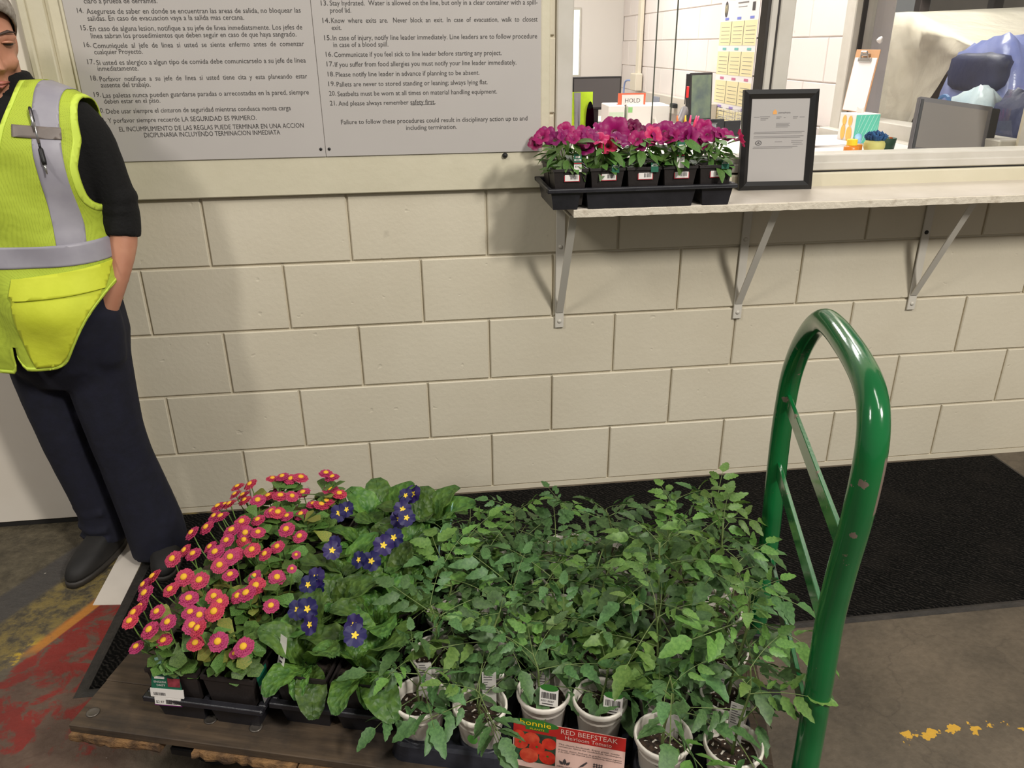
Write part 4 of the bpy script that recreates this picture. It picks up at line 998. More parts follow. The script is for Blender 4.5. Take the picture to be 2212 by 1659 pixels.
# ------------------------------------------------------------------ bedding plants on the cart
mat('daisy_petal', srgb(172, 38, 80), .6, srgb(196, 70, 108), 60, rnd=.12, trans=.15)
mat('daisy_eye', srgb(236, 188, 44), .7, srgb(210, 150, 30), 60)
mat('daisy_leaf', srgb(66, 98, 42), .5, srgb(104, 136, 64), 24, rnd=.3, trans=.2)
mat('daisy_leaf_yellow', srgb(150, 142, 66), .6, srgb(108, 128, 56), 24, rnd=.2, trans=.2)
mat('primrose_leaf', srgb(60, 98, 46), .5, srgb(102, 138, 54), 5, rnd=.42, trans=.22, bump=(9, .75, 'vor', .006))
mat('primrose_petal', srgb(30, 20, 92), .55, srgb(18, 11, 62), 40, rnd=.15)
mat('primrose_eye', srgb(240, 204, 60), .6)
def daisy_mb(seed):
    rnd = random.Random(seed); b = MB()
    for lay, (r, z0, z1, n) in enumerate(((1.0, .10, .02, 24), (.84, .16, .15, 22), (.62, .20, .26, 18))):
        for k in range(n):
            a = 2*PI*(k+.5*lay)/n+rnd.uniform(-.05, .05); c, s = math.cos(a), math.sin(a); rr = r*rnd.uniform(.93, 1.06); w = .30*r
            zz = z1+rnd.uniform(-.05, .05)
            b.add([(c*.2-s*.04, s*.2+c*.04, z0), (c*.2+s*.04, s*.2-c*.04, z0), (c*rr*.9+s*w*.5, s*rr*.9-c*w*.5, zz), (c*rr, s*rr, zz-.03), (c*rr*.9-s*w*.5, s*rr*.9+c*w*.5, zz)], [(0, 1, 2, 3, 4)])
    b.lathe([(.0, -.10), (.30, -.02), (.42, .06), (.2, .08)], 10, 1)
    return b
DAISY = [daisy_mb(s).mesh('flower', ['daisy_petal', 'stem_green']) for s in (1, 2, 3)]
EYE = MB().lathe([(.36, .18), (.36, .29), (.25, .38), (.1, .42), (0, .43)], 10).mesh('flower_eye', 'daisy_eye', True)
DLEAF = [leaf_mb(1, .62, 6, spoon, .22, .25, .02, s).mesh('leaf', m, True) for s, m in ((1, 'daisy_leaf'), (2, 'daisy_leaf'), (3, 'daisy_leaf_yellow'))]
pleaf_shape = lambda t: (.16+.84*math.sin(PI*min(1, (t**1.15)*.86+.04))**.8) if t < .985 else .32
def prim_leaf(seed):
    rnd = random.Random(seed); st, cols = 10, 4; vs = []; n = 2*cols+1
    for i in range(st+1):
        t = i/st; w = .27*pleaf_shape(t); z = .10*math.sin(t*PI*.9)-.32*max(0, t-.45)**2*2
        for j in range(-cols, cols+1):
            f = j/cols; ser = (.035 if (i % 2 and abs(j) == cols) else 0)
            x = w*f*(1+ser); ru = (.035*math.sin(i*2.1+j*1.3+seed)) if abs(j) == cols else .016*math.sin(i*2.6+(j % 2)*2+seed)
            vs.append((x, t-abs(f)*.05*(1-t), z+abs(x)*.28+ru))
    return MB().add(vs, [(i*n+j, i*n+j+1, (i+1)*n+j+1, (i+1)*n+j) for i in range(st) for j in range(n-1)]).tube([(0, -.04, -.02), (0, .3, .07), (0, .7, .05), (0, .95, -.10)], [.022, .016, .01, .004], 5)
PRL = [prim_leaf(s).mesh('leaf', 'primrose_leaf', True) for s in (1, 2, 3, 4)]
def floret_mb(seed):
    rnd = random.Random(seed); b = MB(); vs = [(0, 0, 0)]; n = 30
    for j in range(n):
        a = 2*PI*j/n; lob = .80+.20*abs(math.cos(2.5*a))**.6-.10*max(0, math.cos(5*a*1.0))*0; notch = -.10*max(0, math.cos(5*a)-.85)/.15
        vs.append(((lob+notch)*math.cos(a), (lob+notch)*math.sin(a), .05+.10*math.sin(5*a+1)+rnd.uniform(-.06, .06)))
    b.add(vs, [(0, j+1, (j+1) % n+1) for j in range(n)], 0)
    st = [(0, 0, .012)]+[((.25+.09*math.cos(5*2*PI*j/20))*math.cos(2*PI*j/20), (.25+.09*math.cos(5*2*PI*j/20))*math.sin(2*PI*j/20), .06) for j in range(20)]
    eye = MB().add(st, [(0, j+1, (j+1) % 20+1) for j in range(20)])
    b.tube([(0, 0, -1.2), (0, 0, -.02)], [.05, .09], 5, 1)
    return b, eye
FLO = [(a.mesh('flower', ['primrose_petal', 'stem_green'], True), e.mesh('flower_eye', 'primrose_eye')) for a, e in (floret_mb(1), floret_mb(2))]
bigpot = MB().frus((-.040, .040, -.040, .040), (-.0515, .0515, -.0515, .0515), .010, .125, top=False, bottom=True).mesh('pot', 'pot_plastic')
bigrim = MB()
for q in ((-.0535, .0535, -.0535, -.0495), (-.0535, .0535, .0495, .0535), (-.0535, -.0495, -.0495, .0495), (.0495, .0535, -.0495, .0495)): bigrim.box(*q, .117, .126)
bigrim = bigrim.mesh('pot_rim', 'pot_plastic')
bigsoil = MB().grid(lambda a, c: ((a-.5)*.099, (c-.5)*.099, .114+.004*math.sin(a*9+c*7)), 5, 5).mesh('soil', 'soil')
def carrier(label, u0, v0, ncol, nrow, pu, pv, rotd=0):
    t = thing('carrier_tray', label, 'tray', tuple(cw(u0, v0, DK)), CA+R(rotd), 'plant carriers on the cart')
    wu, wv = ncol*pu, nrow*pv
    for i in range(ncol):
        for j in range(nrow):
            a, c, d, e = i*pu+.004, (i+1)*pu-.004, j*pv+.004, (j+1)*pv-.004
            if (i, j) == (0, 0): cell = MB().frus((.010, pu-.018, .010, pv-.018), (.0, pu-.008, .0, pv-.008), .0, .058, top=False).mesh('cell', 'black_plastic')
            obj('cell', cell, None, t, (a, d, 0))
    b = MB()
    for q in ((-.008, wu+.008, -.008, .006), (-.008, wu+.008, wv-.006, wv+.008), (-.008, .006, .006, wv-.006), (wu-.006, wu+.008, .006, wv-.006)): b.cbox(*q, .052, .064, .002)
    for i in range(1, ncol): b.box(i*pu-.005, i*pu+.005, .006, wv-.006, .052, .060)
    for j in range(1, nrow): b.box(.006, wu-.006, j*pv-.005, j*pv+.005, .052, .060)
    bevel(obj('rim', b, 'black_plastic', t), .002)
    return t
DAISIES = [(0.327, 0.573, 0.481), (0.343, 0.57, 0.473), (0.188, 0.57, 0.456), (0.215, 0.57, 0.464), (0.237, 0.569, 0.46), (0.261, 0.572, 0.464), (0.116, 0.532, 0.449), (0.144, 0.543, 0.452), (0.221, 0.574, 0.44), (0.206, 0.564, 0.434), (0.287, 0.524, 0.453), (0.338, 0.563, 0.443), (0.372, 0.535, 0.451), (0.133, 0.522, 0.433), (0.204, 0.511, 0.444), (0.193, 0.481, 0.45), (0.152, 0.494, 0.438), (0.242, 0.497, 0.456), (0.133, 0.49, 0.455), (0.112, 0.473, 0.434), (0.099, 0.465, 0.434), (0.133, 0.462, 0.446), (0.269, 0.501, 0.456), (0.342, 0.496, 0.442), (0.319, 0.502, 0.438), (0.349, 0.51, 0.443), (0.111, 0.426, 0.434), (0.131, 0.421, 0.438), (0.242, 0.449, 0.444), (0.258, 0.446, 0.445), (0.281, 0.444, 0.439), (0.31, 0.456, 0.439), (0.221, 0.421, 0.438), (0.194, 0.4, 0.444), (0.123, 0.373, 0.44), (0.096, 0.356, 0.434), (0.196, 0.353, 0.453), (0.224, 0.358, 0.446), (0.309, 0.381, 0.448), (0.341, 0.376, 0.437), (0.259, 0.349, 0.457), (0.204, 0.315, 0.454), (0.225, 0.346, 0.436), (0.17, 0.304, 0.441), (0.198, 0.277, 0.45), (0.319, 0.315, 0.45), (0.275, 0.29, 0.455), (0.238, 0.285, 0.443), (0.24, 0.262, 0.453), (0.304, 0.288, 0.449), (0.363, 0.307, 0.44), (0.128, 0.277, 0.447), (0.126, 0.237, 0.454), (0.158, 0.26, 0.453), (0.225, 0.243, 0.445), (0.264, 0.214, 0.447), (0.352, 0.236, 0.434), (0.309, 0.227, 0.439), (0.382, 0.246, 0.452), (0.11, 0.189, 0.443), (0.1, 0.17, 0.437), (0.127, 0.136, 0.446), (0.179, 0.189, 0.45), (0.214, 0.186, 0.449), (0.166, 0.159, 0.442), (0.33, 0.193, 0.444), (0.31, 0.157, 0.445), (0.328, 0.159, 0.452), (0.22, 0.134, 0.446), (0.261, 0.153, 0.442), (0.284, 0.135, 0.445), (0.379, 0.152, 0.434), (0.132, 0.11, 0.434), (0.144, 0.076, 0.45), (0.147, 0.057, 0.447), (0.182, 0.089, 0.447), (0.241, 0.102, 0.442), (0.258, 0.103, 0.437), (0.288, 0.108, 0.445), (0.223, 0.06, 0.452), (0.184, 0.057, 0.431), (0.267, 0.065, 0.446), (0.285, 0.056, 0.449), (0.207, 0.057, 0.409), (0.146, 0.058, 0.385), (0.271, 0.058, 0.411), (0.319, 0.057, 0.422), (0.37, 0.055, 0.419), (0.347, 0.056, 0.399)]
FLORETS = [(0.397, 0.467, 0.421), (0.416, 0.469, 0.431), (0.534, 0.483, 0.408), (0.559, 0.462, 0.427), (0.54, 0.493, 0.428), (0.435, 0.34, 0.429), (0.438, 0.321, 0.426), (0.506, 0.297, 0.427), (0.529, 0.306, 0.42), (0.437, 0.234, 0.421), (0.429, 0.215, 0.418), (0.438, 0.222, 0.409), (0.541, 0.351, 0.429), (0.551, 0.391, 0.422), (0.436, 0.147, 0.413), (0.458, 0.144, 0.42), (0.48, 0.103, 0.42), (0.56, 0.116, 0.417), (0.57, 0.093, 0.416), (0.54, 0.134, 0.421), (0.573, 0.137, 0.423), (0.528, 0.559, 0.423), (0.541, 0.574, 0.419)]
PU, PV = .1135, .1105
carrier('black carrier under the pink daisies, leftmost on the cart', .160, .040, 2, 5, PU, PV)
carrier('black carrier under the blue primroses, between daisies and tomatoes', .406, .062, 2, 5, PU, PV)
def plot(name, lab, u, v, group):
    p = thing(name, lab, 'potted plant', tuple(cw(u, v, DK)), CA, group)
    obj('pot', bigpot, None, p); obj('pot_rim', bigrim, None, p); obj('soil', bigsoil, None, p)
    return p
SIDE = ['left', 'right']
# daisies: every flower head stands where the photograph shows one
pots = {}
for j in range(5):
    for i in range(2):
        u, v = .160+PU*(i+.5), .040+PV*(j+.5)
        p = plot('daisy_pot', 'pot of pink daisies, %s row, %s-hand pot of the daisy carrier' % (ROWW[j], SIDE[i]), u, v, 'daisy pots on the cart')
        pots[(i, j)] = (p, u, v); rnd = random.Random(i*10+j)
        for k in range(54):
            a = rnd.random()*2*PI; r = rnd.uniform(.0, .034); hz = rnd.uniform(.140, .205)-r*.6+.007*j
            if j == 0 and k < 22: a = PI+rnd.uniform(-1.3, 1.3); r = rnd.uniform(.018, .038); hz = rnd.uniform(.115, .185)
            if i == 0 and 22 <= k < 30: a = PI/2+rnd.uniform(-.8, .8); r = .034; hz = rnd.uniform(.112, .170)
            L = rnd.uniform(.030, .046)
            el = rnd.uniform(-.25, .8) if r < .03 else rnd.uniform(-.7, .3)
            obj('leaf', DLEAF[2] if rnd.random() < .22 else DLEAF[k % 2], None, p, (-math.sin(a)*r, math.cos(a)*r, hz), leaf_rot(a, el, rnd.uniform(-.4, .4)), L)
for k, (u, v, z) in enumerate(DAISIES):
    i = 0 if u < .160+PU else 1; j = min(4, max(0, int((v-.040)/PV)))
    p, pu_, pv_ = pots[(i, j)]; rnd = random.Random(k)
    x, y, zz = u-pu_, v-pv_, z-DK
    back = v > .40
    d = Vector((x*5+rnd.uniform(-.25, .25)+.0, -(.10 if back else .42)+rnd.uniform(-.25, .2), 1.0))
    r = rnd.uniform(.0160, .0200)
    if k in (50, 58, 88): r = .010
    o = obj('flower', DAISY[k % 3], None, p, (x, y, zz-.004), aim(d), (r, r, r*1.0))
    obj('flower_eye', EYE, None, o)
    dn = d.normalized(); base = Vector((x*.45, y*.45, .118)); top = Vector((x, y, zz-.005))-dn*.002
    obj('flower_stem', MB().tube(catmull([base, base.lerp(top, .5)+Vector((x*.12, y*.12, .006)), top], 3), .0013, 5), 'stem_green', p)
# primroses
random.seed(21); pots = {}
for j in range(5):
    for i in range(2):
        u, v = .406+PU*(i+.5), .062+PV*(j+.5)
        p = plot('primrose_pot', 'pot of dark blue primrose, %s row, %s-hand pot of the primrose carrier' % (ROWW[j], SIDE[i]), u, v, 'primrose pots on the cart')
        pots[(i, j)] = (p, u, v); rnd = random.Random(i*17+j*5+1)
        n = 10; a0 = rnd.random()*6
        for k in range(n):
            a = a0+k*2.399; L = rnd.uniform(.092, .130) if k > 2 else rnd.uniform(.06, .085)
            el = rnd.uniform(.40, 1.05) if k > 2 else rnd.uniform(.8, 1.2)
            if j == 0 and abs((a % (2*PI))-PI) < .9: el = rnd.uniform(-.35, .15)
            if j == 4: el = rnd.uniform(.8, 1.2); L *= 1.1
            r = .012
            obj('leaf', PRL[k % 4], None, p, (-math.sin(a)*r, math.cos(a)*r, .116), leaf_rot(a, el, rnd.uniform(-.35, .35)), (L*1.05, L, L))
for k, (u, v, z) in enumerate(FLORETS):
    if k in (19, 20): continue
    i = 0 if u < .406+PU else 1; j = min(4, max(0, int((v-.062)/PV)))
    p, pu_, pv_ = pots[(i, j)]; rnd = random.Random(k+50)
    d = Vector((rnd.uniform(-.5, .5), -.9+rnd.uniform(-.2, .3), .75)); r = rnd.uniform(.0195, .024)
    a, e = FLO[k % 2]
    o = obj('flower', a, None, p, (u-pu_, v-pv_, z-DK+.020), aim(d), r); obj('flower_eye', e, None, o)

# printed tags on the carriers' pots
def pot_tag(name, mb, mats, parent, loc, rot): return obj(name, mb, mats, parent, loc, rot)
dp = [o for o in bpy.data.objects if o.name.startswith('daisy_pot')][0]
tg = MB().add([(-.031, 0, -.014), (.031, 0, -.014), (.027, 0, .020), (.0, 0, .027), (-.027, 0, .020)], [(0, 1, 2, 3, 4)], 0)
tg.box(-.033, .033, -.0012, .001, -.030, -.012, 1).box(-.026, .026, -.0016, .0006, -.046, -.031, 1)
tg.box(.004, .028, -.0011, .001, -.006, .012, 2).box(-.0275, .0275, -.0010, .0008, -.0485, -.046, 3)
tg.join(text_mb('ENGLISH', .024, .0045), T3((-.023, -.0018, .0015)), 1).join(text_mb('DAISY', .017, .0045), T3((-.018, -.0018, -.0055)), 1).box(-.022, -.002, -.0014, -.0004, .010, .015, 1)
tg.join(text_mb('$2.97', .016, .0055), T3((-.023, -.0022, -.0425)), 4)
rr = random.Random(5)
for k in range(13): tg.box(-.003+k*.002, -.003+k*.002+rr.uniform(.0005, .0013), -.0022, -.0014, -.0435, -.0345, 4)
for k in range(10): tg.box(-.026+k*.0024, -.026+k*.0024+rr.uniform(.0005, .0013), -.0018, -.0010, -.026, -.020, 4)
tl = obj('plant_tag', tg.mesh('plant_tag', ['tag_green', 'tag_white', mat('tag_photo', srgb(110, 34, 44), .5, srgb(150, 60, 70), 90), mat('tag_purple', srgb(96, 20, 90), .5), 'tag_ink']), None, dp, (-.012, -.056, .098), (R(-9), 0, R(3)))
obj('tag_flap', MB().add([(-.018, 0, .03), (.012, 0, .03), (-.012, .002, .056), (-.022, .002, .052)], [(0, 1, 2, 3)]), 'tag_pale', dp, (-.012, -.054, .095), (R(-9), 0, 0))
dp1 = [o for o in bpy.data.objects if o.name.startswith('daisy_pot')][1]
obj('plant_tag', MB().add([(.0, -.012, -.05), (.0, .020, -.045), (.001, .026, .02), (.001, -.012, .03)], [(0, 1, 2, 3)]).add([(.0006, -.012, -.05), (.0006, .020, -.045), (.0006, .02, -.0), (.0006, -.012, .006)], [(0, 1, 2, 3)], 1), ['tag_green', 'print_pale'], dp1, (.0555, -.030, .105), (0, R(-7), 0))
tall_tag = MB().grid(lambda a, c: (-.010+.020*a, .006*math.sin(c*2.0), -.01+.085*c), 2, 6, 0)
for k in range(5): tall_tag.add([(-.004, -.001+.006*math.sin((.15+.11*k)*2), .002+.009*k), (.004, -.001+.006*math.sin((.15+.11*k)*2), .002+.009*k), (.004, -.001+.006*math.sin((.15+.11*k)*2), .006+.009*k), (-.004, -.001+.006*math.sin((.15+.11*k)*2), .006+.009*k)], [(0, 1, 2, 3)], 1)
pp = [o for o in bpy.data.objects if o.name.startswith('primrose_pot')]
obj('plant_tag', tall_tag, ['tag_white', 'tag_ink'], pp[0], (-.047, -.040, .12), (R(-14), 0, R(-30)))
obj('plant_tag', MB().add([(0, -.012, -.03), (0, .012, -.03), (.0, .014, .03), (.0, -.010, .026)], [(0, 1, 2, 3)]), 'tag_white', pp[1], (.0545, -.035, .10), (0, R(-6), 0))
for q in (7, 9): obj('plant_tag', MB().box(-.0006, .0006, -.008, .008, 0, .10), 'tag_pale', pp[q], (.050, .01, .11), (R(6), R(8), 0))
# ------------------------------------------------------------------ tomato seedlings
mat('cup_white', srgb(224, 216, 204), .35, rnd=.04)
mat('tray_black', srgb(26, 27, 34), .45, srgb(44, 45, 54), 10, bump=(14, .3))
mat('tomato_leaf', srgb(68, 100, 56), .5, srgb(92, 126, 72), 22, rnd=.28, trans=.2)
mat('tomato_leaf_light', srgb(92, 130, 58), .5, srgb(118, 154, 74), 22, rnd=.2, trans=.25)
mat('tomato_stem', srgb(96, 120, 64), .55, srgb(116, 128, 76), 20)
mat('tag_plastic', srgb(196, 190, 184), .45, srgb(178, 172, 166), 20)
cupm = MB().lathe([(0, 0), (.034, 0), (.036, .004), (.0445, .078), (.0485, .082), (.0505, .086), (.0505, .092), (.049, .0945), (.0465, .0945), (.0455, .090), (.044, .080), (.0435, .066)], 28)
cupm.f.pop()      # the cup is open at the top
cupm.m.pop()
cupm = cupm.mesh('cup', 'cup_white', True)
csoil = MB().add([(0, 0, .068)]+[(r*math.cos(2*PI*j/18), r*math.sin(2*PI*j/18), .066+.003*math.sin(j*2.3+r*90)) for r in (.022, .0435) for j in range(18)], [(0, 1+j, 1+(j+1) % 18) for j in range(18)]+[(1+j, 19+j, 19+(j+1) % 18, 1+(j+1) % 18) for j in range(18)]).mesh('soil', 'potting_mix')
def leaflet(L, Wd, seed):
    rnd = random.Random(seed); st = 9; vs = []
    sh = [.08, .56, .95, .80, .95, .68, .74, .46, .32, .01]
    for i in range(st+1):
        t = i/st; wl = Wd*.55*sh[i]*rnd.uniform(.85, 1.1); wr = Wd*.55*sh[i]*rnd.uniform(.85, 1.1)
        z = -.30*L*t*t+.012*L*rnd.uniform(-1, 1)
        vs += [(-wl, L*(t+.03*(1-i % 2)*(i < st)), z+wl*.22), (0, L*t, z), (wr, L*(t+.03*(1-i % 2)*(i < st)), z+wr*.22)]
    return MB().add(vs, [(i*3+j, i*3+j+1, i*3+j+4, i*3+j+3) for i in range(st) for j in range(2)])
def tomato_leaf(seed):
    rnd = random.Random(seed); b = MB(); pts = []
    droop = rnd.uniform(.25, .6)
    curve = lambda t: Vector((.03*math.sin(t*3+seed), t, -droop*t*t*.6))
    b.tube([curve(k/6) for k in range(7)], [.013, .011, .010, .009, .008, .007, .005], 4, 1, caps=False)
    for t, s in ((.30, .26), (.50, .42), (.70, .46)) if seed % 2 else ((.40, .36), (.66, .48)):
        for sd in (-1, 1):
            q = leaflet(s*rnd.uniform(.85, 1.15), s*.44, seed*10+sd)
            M_ = T3(curve(t+.02*sd)) @ Matrix.Rotation(-sd*R(rnd.uniform(52, 72)), 4, 'Z') @ Matrix.Rotation(R(rnd.uniform(-25, 10)), 4, 'X') @ Matrix.Rotation(R(sd*rnd.uniform(5, 30)), 4, 'Y') @ T3((0, .06, 0))
            b.join(q, M_)
    q = leaflet(.54*rnd.uniform(.9, 1.1), .27, seed*10+5)
    b.join(q, T3(curve(.92)) @ Matrix.Rotation(R(-30*droop-8), 4, 'X'))
    return b
TLF = [tomato_leaf(s).mesh('leaf', ['tomato_leaf', 'tomato_stem'], True) for s in range(1, 8)]
TLL = [tomato_leaf(s).mesh('leaf', ['tomato_leaf_light', 'tomato_stem'], True) for s in range(8, 11)]
def tomato_tray(label, u0, v0, nrow):
    pu, pv = .117, .1155
    t = thing('cup_tray', label, 'tray', tuple(cw(u0, v0, DK)), CA, 'tomato cup trays')
    w, d, hh, c = 2*pu-.010, nrow*pv, .034, .028
    def ring(k, z):      # rounded rectangle
        out = []
        for cx, cy, a0 in ((w-c, c, -90), (w-c, d-c, 0), (c, d-c, 90), (c, c, 180)):
            for q in range(5):
                a = R(a0+q*22.5); out.append((cx+(c-k)*math.cos(a), cy+(c-k)*math.sin(a), z))
        return out
    n = 20; vs = ring(0, 0)+ring(.003, .012)+ring(.008, hh-.006)+ring(.013, hh)+ring(.022, hh)+ring(.026, hh-.012)
    fs = [(k*n+j, k*n+(j+1) % n, (k+1)*n+(j+1) % n, (k+1)*n+j) for k in range(5) for j in range(n)]+[tuple(5*n+j for j in range(n)), tuple(range(n))[::-1]]
    obj('shell', MB().add(vs, fs), 'tray_black', t, smooth=False)
    b = MB()
    for i in range(2):
        for j in range(nrow): b.lathe([(.050, hh-.012), (.047, hh+.002), (.043, hh+.002), (.040, hh-.012)], 20, 0, ((i+.5)*pu-.005, (j+.5)*pv, 0))
    obj('cup_collar', b, 'tray_black', t, smooth=True)
    return t
def tomato(lab, u, v, height, seed, nleaf, lean=(0, 0), tagk=None, light=.0, lf=1.0, shy=()):
    rnd = random.Random(seed)
    p = thing('tomato_seedling', lab, 'potted plant', tuple(cw(u, v, DK+.010)), CA+rnd.uniform(-.5, .5), 'tomato seedlings on the cart')
    obj('cup', cupm, None, p); obj('soil', csoil, None, p)
    lx, ly = lean
    path = catmull([(0, 0, .066), (lx*.15+rnd.uniform(-.008, .008), ly*.15+rnd.uniform(-.008, .008), .066+height*.33), (lx*.5+rnd.uniform(-.012, .012), ly*.5+rnd.uniform(-.012, .012), .066+height*.68), (lx, ly, .066+height)], 4)
    k = len(path); r0 = .0030 if height < .25 else .0040
    obj('stem', MB().tube(path, [r0*(1-.55*i/(k-1)) for i in range(k)], 7), 'tomato_stem', p, smooth=True)
    a = rnd.random()*6.28
    for n in range(nleaf):
        f = .16+.84*(n/(nleaf-1))**.85; q = path[min(k-1, int(f*(k-1)))]
        a += 2.399+rnd.uniform(-.4, .4)
        for sc_, sw_ in shy:
            if abs(((a+p.rotation_euler[2]-CA-sc_+PI) % (2*PI))-PI) < sw_: a += 2*sw_
        L = (rnd.uniform(.092, .135) if f < .85 else rnd.uniform(.06, .085))*lf
        el = rnd.uniform(-.05, .5) if f < .85 else rnd.uniform(.4, .95)
        ms = TLL if (rnd.random() < light*f*1.5) else TLF
        obj('leaf', ms[rnd.randrange(len(ms))], None, p, tuple(q), leaf_rot(a, el, rnd.uniform(-.3, .3)), L)
    if tagk is not None:
        b = MB().box(-.013, .013, -.0006, .0006, 0, tagk, 0)
        if tagk > .05:
            for q in range(8): b.box(-.010, -.010+rnd.uniform(.006, .016), -.0010, -.0004, tagk*.92-q*.005, tagk*.92-q*.005+.0016, 1)
        obj('plant_tag', b, ['tag_plastic', 'print_grey'], p, (.004, .026, .064), (R(rnd.uniform(-16, -4)), 0, -p.rotation_euler[2]+CA+R(rnd.uniform(-25, 25))))
    return p
TN = ['left', 'middle', 'right']
TC = [((.690, .802), .078), ((.912, 1.016), .127), ((1.129, 1.247), .060)]
tomato_tray('black tray of tomato cups next to the primroses', .640, .020, 5)
tomato_tray('black tray of tomato cups behind the red seed card', .858, .069, 5)
tomato_tray('black tray of taller tomato seedlings beside the green handle', 1.076, .002, 5)
sd = 100
for ti in range(3):
    (ua, ub), v0 = TC[ti]
    for j in range(5):
        for i in range(2):
            sd += 1; u = (ua, ub)[i]; v = v0+.1155*j
            rnd = random.Random(sd)
            if ti == 2: h = [.20, .24, .24, .23, .22][j]*rnd.uniform(.9, 1.1); nl = 13
            else: h = [.09, .115, .125, .125, .12][j]*rnd.uniform(.85, 1.2); nl = 10
            if ti == 2 and j == 0: h = .21 if i else .17; nl = 8
            lean = (rnd.uniform(-.03, .03), rnd.uniform(-.03, .02))
            tk = {(0, 0, 0): .075, (0, 0, 1): .070, (1, 0, 0): .06, (2, 0, 1): .085, (2, 0, 0): .05, (2, 1, 0): .075, (2, 1, 1): .065, (0, 1, 0): .06, (1, 2, 1): .07, (2, 2, 1): .07, (1, 3, 0): .06, (0, 3, 1): .06, (2, 2, 0): .07, (1, 1, 1): .05}.get((ti, j, i))
            lab = 'tomato seedling in a white cup, %s row, %s-hand column of the %s tomato tray' % (ROWW[j], SIDE[i], TN[ti])
            p = tomato(lab, u, v, h, sd, nl, lean, tk, .5 if ti == 2 else .15, 1.0 if ti == 2 else .95, [(PI, 1.5)] if (ti, j) == (1, 0) else [(-PI/2+.0, .9), (PI, .5)] if (ti, j, i) == (0, 0, 1) else [(PI/2+.4, .9)] if (ti, j, i) == (2, 0, 0) else ())
            if (ti, j) == (0, 0):     # small green marks on the two front cups
                obj('green_mark', MB().box(-.006, .006, -.0006, .0006, -.005, .006) if i == 0 else MB().lathe([(0, 0), (.010, 0), (.0095, .0006), (0, .0006)], 14).xf(Matrix.Rotation(R(90), 4, 'X')), mat('mark_leafgreen', srgb(84, 150, 60), .5) if i == 0 else 'mark_leafgreen', p, tuple(Matrix.Rotation(-(p.rotation_euler[2]-CA)+R(-8), 3, 'Z') @ Vector((0, -.0425, .05))), (R(-6), 0, -(p.rotation_euler[2]-CA)+R(-8)))

# red seed card propped against the middle tray
mat('card_pink', srgb(236, 196, 182), .4)
mat('card_red', srgb(186, 38, 34), .4)
mat('tomato_red', srgb(222, 70, 46), .35, srgb(196, 40, 30), 60)
mat('card_dark', srgb(44, 44, 40), .5, srgb(52, 92, 60), 70)
mat('brand_green', srgb(52, 112, 44), .4)
mat('brand_yellow', srgb(250, 204, 30), .4)
t = thing('seed_card', 'red and pink printed seed card reading RED BEEFSTEAK at the cart edge', 'card', tuple(cw(.866, .0465, DK)), CA-R(4), rot=None)
t.rotation_euler = (Matrix.Rotation(CA-R(4), 4, 'Z') @ Matrix.Rotation(R(-9), 4, 'X')).to_euler()
CWd, CHt = .200, .096
obj('card', MB().box(0, CWd, 0, .0012, 0, CHt), 'card_pink', t)
obj('red_header', MB().box(0, CWd, -.0005, .0004, CHt-.026, CHt), 'card_red', t)
obj('photo', MB().box(.003, .078, -.0006, .0003, .013, CHt-.022), 'card_dark', t)
b = MB()
for x, z, r in ((.010, .066, .010), (.034, .062, .013), (.066, .057, .012), (.013, .050, .013), (.044, .044, .013), (.030, .026, .0155), (.064, .028, .014)):
    qy_ = -.0010-.00004*len(b.f)
    b.add([(x+r*1.12*math.cos(2*PI*k/18), qy_, z+r*math.sin(2*PI*k/18)) for k in range(18)], [tuple(range(18))], len(b.f) % 2)
b.v = [(min(.078, max(.003, x)), y, z) for x, y, z in b.v]
obj('tomato_print', b, ['tomato_red', mat('tomato_orange', srgb(226, 92, 62), .35, srgb(200, 48, 34), 50)], t)
b = MB()
for x, z in ((.013, .052), (.044, .047), (.064, .031)): b.add([(x+(.0035 if k % 2 else .0015)*math.cos(2*PI*k/10), -.0016, z+(.003 if k % 2 else .0014)*math.sin(2*PI*k/10)) for k in range(10)], [tuple(range(10))])
obj('calyx_print', b, 'brand_green', t)
b = MB().add([(.040+.042*math.cos(2*PI*k/24), -.0010, CHt-.002+.0085*math.sin(2*PI*k/24)) for k in range(24)], [tuple(range(24))]).box(.022, .064, -.0009, -.0003, CHt-.016, CHt-.008)
br_ = obj('brand_oval', b, 'brand_green', t)
obj('brand_lettering', text_mb('bonnie', .056, .011).xf(T3((.012, -.0016, CHt-.0065))).join(text_mb('PLANTS', .026, .0035), T3((.030, -.0014, CHt-.0145))), 'brand_yellow', br_)
obj('title', text_mb('RED BEEFSTEAK', .100, .0095).xf(T3((.086, -.0012, CHt-.0125))).join(text_mb('Heirloom Tomato', .082, .0075), T3((.094, -.0012, CHt-.0225))), 'card_pink', t)
b = MB()
for k, (s_, z, w) in enumerate((('The classic beefsteak. Enjoy great, meaty', .0600, .108), ('tomatoes. Great for sandwiches, hamburgers.', .0555, .112), ('El bistec clasico. Disfrute de grandes tomates jugosos', .0485, .112), ('y de color rojo. Especial para sandwiches, hamburguesas', .0445, .112))):
    b.join(text_mb(s_, w, .0030), T3((.083, -.0008, z)))
b.join(text_mb('HEIRLOOM', .026, .0032), T3((.082, -.0008, .0135))).join(text_mb('SLICER', .017, .0032), T3((.119, -.0008, .0120))).join(text_mb('SUPPORT', .018, .0028), T3((.146, -.0008, .0140)))
